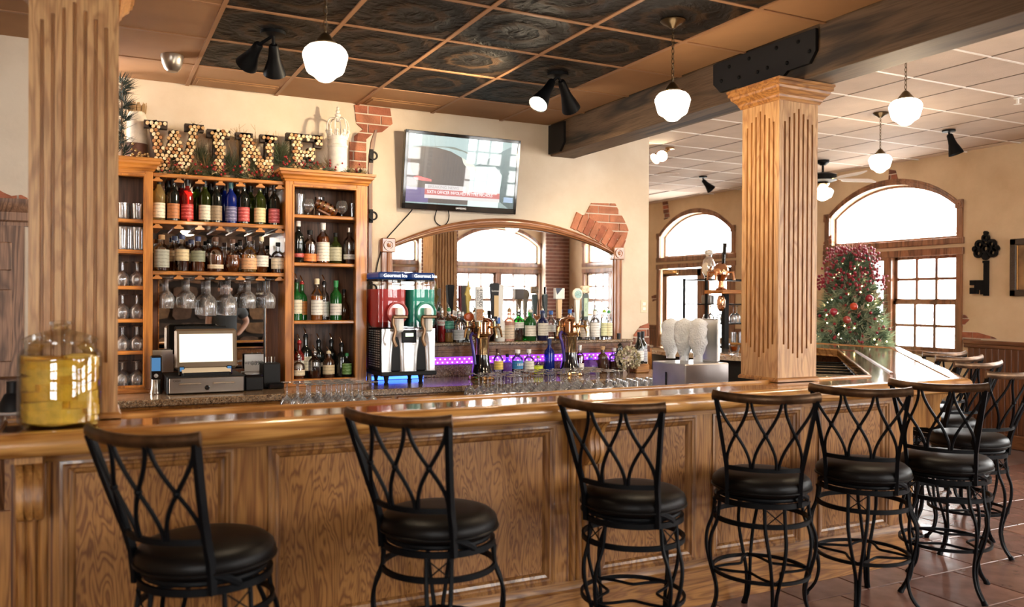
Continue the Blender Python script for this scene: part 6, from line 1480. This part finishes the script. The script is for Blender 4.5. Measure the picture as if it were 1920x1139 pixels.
for (y_, z_, r_) in ((-.12, .68, .075), (.12, .68, .075), (-.10, .82, .075), (.10, .82, .075), (0, .92, .06), (0, .75, .085), (0, .62, .055), (-.17, .75, .05), (.17, .75, .05), (0, 1.0, .03)):
    ms = M().lathe([(r_*.45, -.8), (r_, -.8), (r_*1.02, .3), (r_*.75, .9), (r_*.45, .6)], 16, ax='x', c=(0, y_, z_), cap=(r_ < .06)); kx(ms).build('scroll', BLK, t, world=True)
# framed picture
a, b = R(1897, 449), R(1897, 556); t = thing('framed_picture', (XR, a.y-.45, b.z), 'framed brown picture on the right wall, cut by the photo edge', 'picture')
y1 = a.y; y0_ = a.y-.9; z0_, z1_ = b.z, a.z; FRD = P('frame_dark', (.05, .03, .018), .4, bump=.6, bscale=60)
for p_, q_ in (((y0_, z0_), (y1, z0_+.07)), ((y0_, z1_-.07), (y1, z1_)), ((y0_, z0_), (y0_+.07, z1_)), ((y1-.07, z0_), (y1, z1_))): M().box((XR-.04, p_[0], p_[1]), (XR-.002, q_[0], q_[1]), .008).build('frame_rail', FRD, t, world=True)
M().box((XR-.018, y0_+.06, z0_+.06), (XR-.008, y1-.06, z1_-.06)).build('canvas', P('canvas_brown', (.22, .12, .05), .6, vary=.6, vscale=5), t, world=True)
M().box((XR-.026, y1-.085, z0_+.07), (XR-.012, y1-.07, z1_-.07)).build('gilt_slip', BRASS, t, world=True)
# christmas tree
tx, ty = 7.45, 1.34; t = thing('christmas_tree', (tx, ty, 0), 'lit christmas tree full of red berries before the big arched window', 'christmas tree')
random.seed(33); nd, be, lt, tw_ = M(), M(), M(), M()
TG = [P('fir_%d' % i, c, .75) for i, c in enumerate([(.10, .18, .11), (.26, .36, .24), (.48, .56, .38), (.06, .10, .065), (.58, .50, .36)])]
def trad(z): return .58*(1-((z-.35)/1.98))**.9+.03
for i in range(1150):
    z = .35+1.75*random.random()**1.15; g_ = random.uniform(0, 2*PI); r_ = trad(z)*random.uniform(.55, 1.02); c = (tx+r_*math.cos(g_), ty+r_*math.sin(g_), z)
    nd.slot(random.choice((0, 1, 1, 2, 3, 2, 4) if z < 1.85 else (0, 3, 1))); tuft(nd, c, (math.cos(g_), math.sin(g_), random.uniform(-.3, .5)), .14, 15, .45, .006)
for i in range(420):
    z = .4+1.6*random.random(); g_ = random.uniform(0, 2*PI); r_ = trad(z)*random.uniform(.1, .6); nd.slot(random.choice((0, 1, 3))); tuft(nd, (tx+r_*math.cos(g_), ty+r_*math.sin(g_), z), (math.cos(g_), math.sin(g_), .2), .15, 10, .7, .02)
for i in range(760):
    z = random.choice((random.uniform(1.75, 2.22), random.uniform(1.7, 2.2), random.uniform(.7, 1.9))); g_ = random.uniform(0, 2*PI)
    r_ = trad(z)*random.uniform(.8, 1.12)+(.20*random.random() if z > 1.70 else .05*random.random()); be.ball((tx+r_*math.cos(g_), ty+r_*math.sin(g_), z), random.uniform(.012, .021), 6, 4)
for i in range(110):
    z = random.uniform(.6, 2.05); g_ = random.uniform(0, 2*PI); r_ = trad(z)*1.03; lt.ball((tx+r_*math.cos(g_), ty+r_*math.sin(g_), z), .009, 6, 4)
for i in range(46):
    g_ = random.uniform(0, 2*PI); b_ = Vector((tx, ty, 2.05)); v = Vector((math.cos(g_)*random.uniform(.05, .34), math.sin(g_)*random.uniform(.05, .34), random.uniform(.10, .32)))
    tw_.tube([b_+v*.2, b_+v*.6+Vector((0, 0, .04)), b_+v], [.005, .004, .002], 4)
nd.v = [(min(x, XR-.06), y, z) for x, y, z in nd.v]; be.v = [(min(x, XR-.06), y, z) for x, y, z in be.v]
stuff(nd.build('needles', TG, t, world=True, smooth=0)); stuff(be.build('berries', P('berry_dark', (.27, .012, .03), .4), t, world=True, smooth=.9)); stuff(lt.build('fairy_lights', P('fairy_light', (1, .8, .5), .4, emit=6, ecol=(1, .72, .35)), t, world=True)); stuff(tw_.build('top_twigs', P('twig_red', (.35, .14, .10), .6), t, world=True))
M().lathe([(.05, .03), (.04, 2.0)], 10, (tx, ty, 0)).build('trunk', TWIG, t, world=True); M().lathe([(1e-5, 0), (.24, 0), (.26, .03), (.05, .06)], 20, (tx, ty, 0)).build('stand', BLKM, t, world=True)
for px, py, c, nm in ((1601, 575, (.55, .045, .01), 'red ball'), (1588, 600, (.35, .05, .04), 'x'), (1630, 560, (.3, .02, .04), 'x'), (1563, 585, (.3, .02, .04), 'x')):
    d = ray(px, py); tt_ = (Vector((tx, ty, 0))-CAM).dot(fw)-.40; c_ = CAM+d*tt_; M().ball(c_, .045, 14, 10).build('bauble', P('bauble_%d' % int(c[0]*100), c, .15, coat=.6), t, world=True)
# service end: round granite counter, drawers, rack
v = AZ(1352, 668, 1.06); t = thing('service_counter', (4.99, .90, 0), 'rounded granite counter on a black base behind the frosted taps', 'counter')
ms = M().lathe([(.46, 1.015), (.48, 1.02), (.48, 1.055), (.47, 1.06), (1e-5, 1.06)], 48); ms.v = [(x, y*2.0, z) for x, y, z in ms.v]; ms.build('granite_top', speckle('granite_polished', [(.20, .14, .10), (.45, .34, .25), (.60, .50, .40), (.30, .22, .16)], 90, rough=.12, coat=1), t)
ms = M().lathe([(.42, 0), (.42, 1.018)], 40); ms.v = [(x, y*2.0, z) for x, y, z in ms.v]; ms.build('base', BLKM, t)
c = AZ(1377, 668, 1.06); t = thing('cocktail_glass', (c.x, c.y, 1.06), 'short cocktail glass of orange drink on the round counter', 'glass')
M().lathe([(.001, .003), (.030, .003), (.032, 0), (.034, .03), (.042, .05), (.052, .10), (.050, .10), (.040, .05), (.030, .04), (.001, .04)], 24, cap=False).build('glass_wall', GLR, t); M().lathe([(1e-5, .042), (.030, .042), (.039, .05), (.047, .085), (1e-5, .085)], 24).build('drink', LQ['orange'], t)
a = AY(1219, 650, .95); b = AY(1246, 650, .95); t = thing('drawer_cabinet', ((3.97+b.x)/2, 1.2, 0), 'small oak drawer cabinet just past the back wall end', 'cabinet')
M().box((3.965, 1.16, 0), (b.x, 1.6, a.z-.03)).build('body', CAB, t, world=True, smooth=0); M().box((3.955, 1.14, a.z-.03), (b.x+.01, 1.62, a.z), .006).build('top', GRAN, t, world=True)
for z in (a.z-.2, a.z-.4): M().box((3.98, 1.145, z), (b.x-.015, 1.16, z+.15), .006).build('drawer', CABX, t, world=True)
# black rack by the door with glassware
rk0 = AD(1324, 600, 9.6); rx0, ry0 = rk0.x, rk0.y; t = thing('glass_rack', (rx0+.4, ry0, 0), 'black metal rack of glasses and jars left of the right column', 'rack')
zs = [AD(1330, 523, 9.6).z, AD(1330, 570, 9.6).z, AD(1330, 607, 9.6).z, AD(1330, 650, 9.6).z]
dX = AD(1357, 600, 9.6).x-rx0; wR = .95
for x, y in ((0, 0), (wR, 0), (0, .4), (wR, .4)): M().box((rx0+x-.012, ry0+y-.012, 0), (rx0+x+.012, ry0+y+.012, zs[0]+.01)).build('post', BLK, t, world=True)
for z in zs: M().box((rx0-.012, ry0-.012, z-.014), (rx0+wR+.012, ry0+.41, z), .003).build('shelf', BLK, t, world=True)
M().box((rx0+.02, ry0+.36, .2), (rx0+wR-.02, ry0+.38, zs[3]-.02)).build('back_panel', BLKM, t, world=True)
for k in range(6): one('stem_glass', g_wine2, (rx0+.09+k*.10, ry0+.10+.05*(k % 2), zs[2]), 'clear glass on the black rack behind the frosted taps', 'glass', 'glasses on the black rack')
for k in range(5): one('stem_glass', g_tall, (rx0+.30+k*.12, ry0+.15, zs[3]), 'tall clear glass on the lowest visible rack shelf', 'glass', 'tall glasses on the black rack')
v = AD(1337, 650, 9.6); t = thing('white_pitcher', (v.x, ry0+.06, zs[3]), 'slim white bottle on the lowest rack shelf', 'bottle'); M().lathe([(1e-5, 0), (.055, 0), (.06, .02), (.055, .10), (.05, .16), (.055, .21), (.03, .215)], 20).build('body', P('cream_ceramic', (.72, .66, .56), .4), t)
v = AD(1340, 520, 9.6); t = thing('silver_urn', (v.x, ry0+.06, zs[0]), 'shiny silver urn with a white stopper on top of the rack', 'urn')
M().lathe([(1e-5, 0), (.05, 0), (.045, .02), (.075, .08), (.08, .15), (.06, .22), (.03, .26), (.035, .28)], 24).build('body', CHROME, t); M().lathe([(.035, .275), (.05, .30), (.045, .33), (1e-5, .345)], 16).build('stopper', WHITE, t); ms = M().lathe([(.082, .05), (.086, .10), (.084, .16)], 20, a0=-.9, a1=1.2, cap=False); ms.build('wood_side', P('maple', (.66, .46, .26), .45), t)
v = AD(1341, 565, 9.6); t = thing('wire_basket', (v.x, ry0+.08, zs[1]), 'small dark basket on the second rack shelf', 'basket'); M().lathe([(.07, 0), (.075, .06), (.07, .10), (.064, .10), (.066, .01)], 18).build('body', P('pewter', (.22, .21, .20), .3, .7), t)
# copper tap column on an oak shelf
D_ = 9.3; a = AD(1353, 548, D_); t = thing('copper_tap_column', (a.x+.20, a.y, 0), 'polished copper tap column with black handle on an oak shelf', 'beer tap')
M().box((a.x, a.y-.02, AD(1370, 551, D_).z), (a.x+.50, a.y+.30, AD(1370, 544, D_).z), .005).build('oak_shelf', CABX, t, world=True); M().box((a.x+.24, a.y+.22, 0), (a.x+.30, a.y+.28, AD(1370, 551, D_).z)).build('support', BLKM, t, world=True)
v = AD(1368, 544, D_); zt3 = v.z
M().lathe([(1e-5, zt3), (.06, zt3), (.065, zt3+.012), (.035, zt3+.03), (.03, zt3+.10), (.05, zt3+.13), (.085, zt3+.17), (.09, zt3+.22), (.07, zt3+.27), (.04, zt3+.30), (1e-5, zt3+.31)], 28, (v.x, a.y+.10, 0)).build('copper_body', COPPER, t, world=True)
ms = M()
for g_ in (2.6, 3.6, 5.2): ms.tube([(v.x+.08*math.cos(g_), a.y+.10+.08*math.sin(g_), zt3+.20), (v.x+.14*math.cos(g_), a.y+.10+.14*math.sin(g_), zt3+.20), (v.x+.15*math.cos(g_), a.y+.10+.15*math.sin(g_), zt3+.11)], .014, 8)
ms.build('faucet', COPPER, t, world=True)
p_ = AD(1374, 494, D_); q_ = AD(1378, 455, D_); M().tube([(v.x, a.y+.1, zt3+.29), (p_.x, a.y+.1, p_.z), (q_.x, a.y+.1, q_.z)], [.012, .022, .024], 8).build('tap_handle', BLKG, t, world=True)
M().lathe([(.03, zt3-.06), (.05, zt3-.12), (.045, zt3-.20), (.02, zt3-.24)], 16, (v.x, a.y+.10, 0)).build('drip_cup', COPPER, t, world=True)
# ================================================================== BEHIND THE CAMERA (seen in the mirrors)
random.seed(6); stw = struct(thing('wall_stone', (1.6, YF, 0), 'x', None)); del stw['label']
STN = [P('stone_%d' % i, c, .85, bump=.6, bscale=14, vary=.4, vscale=8) for i, c in enumerate([(.16, .10, .065), (.22, .13, .075), (.11, .075, .055), (.26, .16, .085)])]
M().box((.1, YF, 0), (3.0, YF+.22, CE)).build('stone_bed', P('stone_joint', (.05, .04, .033), .9), stw, world=True, smooth=0)
z = .0
while z < 3.0:
    h_ = random.uniform(.22, .40); x = .1
    while x < 2.95:
        w_ = random.uniform(.28, .62); n_ = 9; c = (x+w_/2, z+h_/2); pts = [(c[0]+(w_/2-.012)*random.uniform(.84, 1)*math.copysign(abs(math.cos(g))**.55, math.cos(g)), c[1]+(h_/2-.012)*random.uniform(.84, 1)*math.copysign(abs(math.sin(g))**.55, math.sin(g))) for g in [2*PI*k/n_ for k in range(n_)]]
        M().prism([(min(max(a, .1), 3.0), min(b, CE)) for a, b in pts], YF+.20, YF+.25+random.uniform(0, .04), 'y').build('stone', random.choice(STN), stw, world=True, smooth=0)
        x += w_
    z += h_
for nm, xa, xb in (('pillar_brick', 4.97, 5.70), ('pillar_brick', 7.64, 8.18)):
    pl = struct(M().box((xa, YF, 0), (xb, YF+.20, CR)).build(nm, MORT, smooth=0)); bk_ = M(); z = 0; r = 0
    while z < CR-.06:
        x = xa-(.1 if r % 2 else 0)
        while x < xb:
            bk_.box((max(x, xa)-.004, YF+.19, z), (min(x+.20, xb)+.004, YF+.212, z+.062)); x += .211
        z += .073; r += 1
    stuff(bk_.build('bricks', BRICKD, pl, world=False, smooth=0))
# person standing behind the camera position, seen in the small mirror
def person(x, y, label):
    t = thing('person', (x, y, 0), label, 'person')
    SK = P('skin', (.62, .38, .28), .5); SH = P('grey_shirt', (.060, .072, .080), .8, bump=.4, bscale=9); TR = P('dark_jeans', (.02, .025, .04), .8); HR = P('hair_brown', (.05, .028, .016), .6)
    def skin(name, V, E, R_, m, par=t):
        me = bpy.data.meshes.new(name); me.from_pydata(V, E, []); o = bpy.data.objects.new(name, me); col.objects.link(o); o.parent = par; me.materials.append(m)
        md = o.modifiers.new('skin', 'SKIN'); md.use_smooth_shade = True
        for i, r_ in enumerate(R_): me.skin_vertices[0].data[i].radius = r_ if isinstance(r_, tuple) else (r_, r_); me.skin_vertices[0].data[i].use_root = (i == 0)
        sb = o.modifiers.new('sub', 'SUBSURF'); sb.levels = 1; sb.render_levels = 2; return o
    V = [(0, 0, .96), (0, .0, 1.12), (0, 0, 1.32), (0, -.01, 1.46), (0, 0, 1.55), (0, .015, 1.66), (0, .015, 1.78),
         (-.19, -.01, 1.44), (-.23, -.02, 1.18), (-.235, .05, .93), (-.24, .07, .86), (.19, -.01, 1.44), (.33, -.05, 1.22), (.20, .05, 1.06), (.15, .07, 1.03),
         (-.10, 0, .90), (-.11, .02, .50), (-.12, -.01, .09), (-.13, .12, .03), (.10, 0, .90), (.11, .02, .50), (.12, -.01, .09), (.13, .12, .03)]
    E = [(0, 1), (1, 2), (2, 3), (3, 4), (4, 5), (5, 6), (3, 7), (7, 8), (8, 9), (9, 10), (3, 11), (11, 12), (12, 13), (13, 14), (0, 15), (15, 16), (16, 17), (17, 18), (0, 19), (19, 20), (20, 21), (21, 22)]
    R_ = [(.16, .11), (.15, .10), (.17, .11), (.10, .08), .055, (.075, .09), (.07, .085), .065, .045, .033, .025, .065, .045, .033, .025, .09, .062, .045, .035, .09, .062, .045, .035]
    skin('body', V, E, R_, SK)
    skin('shirt', [(0, 0, 1.0), (0, 0, 1.12), (0, 0, 1.32), (0, -.005, 1.45), (-.20, -.01, 1.43), (-.235, -.02, 1.28), (.20, -.01, 1.43), (.30, -.04, 1.28)], [(0, 1), (1, 2), (2, 3), (3, 4), (4, 5), (3, 6), (6, 7)], [(.20, .135), (.19, .13), (.205, .14), (.13, .105), .09, .085, .09, .085], SH)
    skin('trousers', [(0, 0, .98), (-.10, 0, .88), (-.11, .02, .50), (-.12, -.01, .10), (.10, 0, .88), (.11, .02, .50), (.12, -.01, .10)], [(0, 1), (1, 2), (2, 3), (0, 4), (4, 5), (5, 6)], [(.17, .125), .105, .078, .062, .105, .078, .062], TR)
    M().lathe([(.088, -.02), (.10, .04), (.085, .10), (.04, .135), (1e-5, .14)], 20, (0, -.005, 1.72), a0=PI*.92, a1=PI*2.08).build('hair', HR, t)
    for s_ in (-1, 1):
        M().ball((s_*.034, .096, 1.715), .012, 8, 6).build('eye', P('eye_dark', (.03, .02, .015), .2), t); M().ball((s_*.083, .01, 1.70), .020, 8, 6, 1.5).build('ear', SK, t)
        wx_, wy_, wz_ = (V[10] if s_ < 0 else V[14]); d = Vector((0, .2, -1)) if s_ < 0 else Vector((-.75, .55, -.3)); d.normalize(); sd = d.cross(Vector((0, 1, 0.3))).normalized()
        for k, L in enumerate((.060, .078, .084, .078, .062)):
            b_ = Vector((wx_, wy_, wz_))+sd*(k-2)*.017+d*(.02 if k else -.01); skin('finger', [tuple(b_), tuple(b_+d*L*.55+(sd*-.02 if k == 0 else sd*0)), tuple(b_+d*L+Vector((0, .012, -.008)))], [(0, 1), (1, 2)], [.010, .009, .0075], SK)
    M().lathe([(1e-5, -.03), (.010, -.02), (.013, 0), (.006, .03), (1e-5, .035)], 10, (0, .105, 1.69)).build('nose', SK, t); M().box((-.022, .098, 1.645), (.022, .104, 1.653), .003).build('mouth', P('lips', (.42, .16, .14), .5), t)
    return t
person(1.18, -6.15, 'person in a dark grey shirt, hand on hip, reflected in the till mirror')
# ---- final housekeeping: turn lettering into meshes
bpy.context.view_layer.update(); dg = bpy.context.evaluated_depsgraph_get()
for o in [o for o in col.objects if o.type == 'FONT']:
    me = bpy.data.meshes.new_from_object(o.evaluated_get(dg)); n_ = bpy.data.objects.new('lettering', me); col.objects.link(n_)
    n_.parent = o.parent; n_.location = o.location; n_.rotation_euler = o.rotation_euler; n_.scale = o.scale; c_ = o.data; bpy.data.objects.remove(o); bpy.data.curves.remove(c_)
for o in col.objects:
    if o.get('label'):
        ws = o['label'].split()
        if len(ws) > 16: o['label'] = ' '.join(ws[:16])
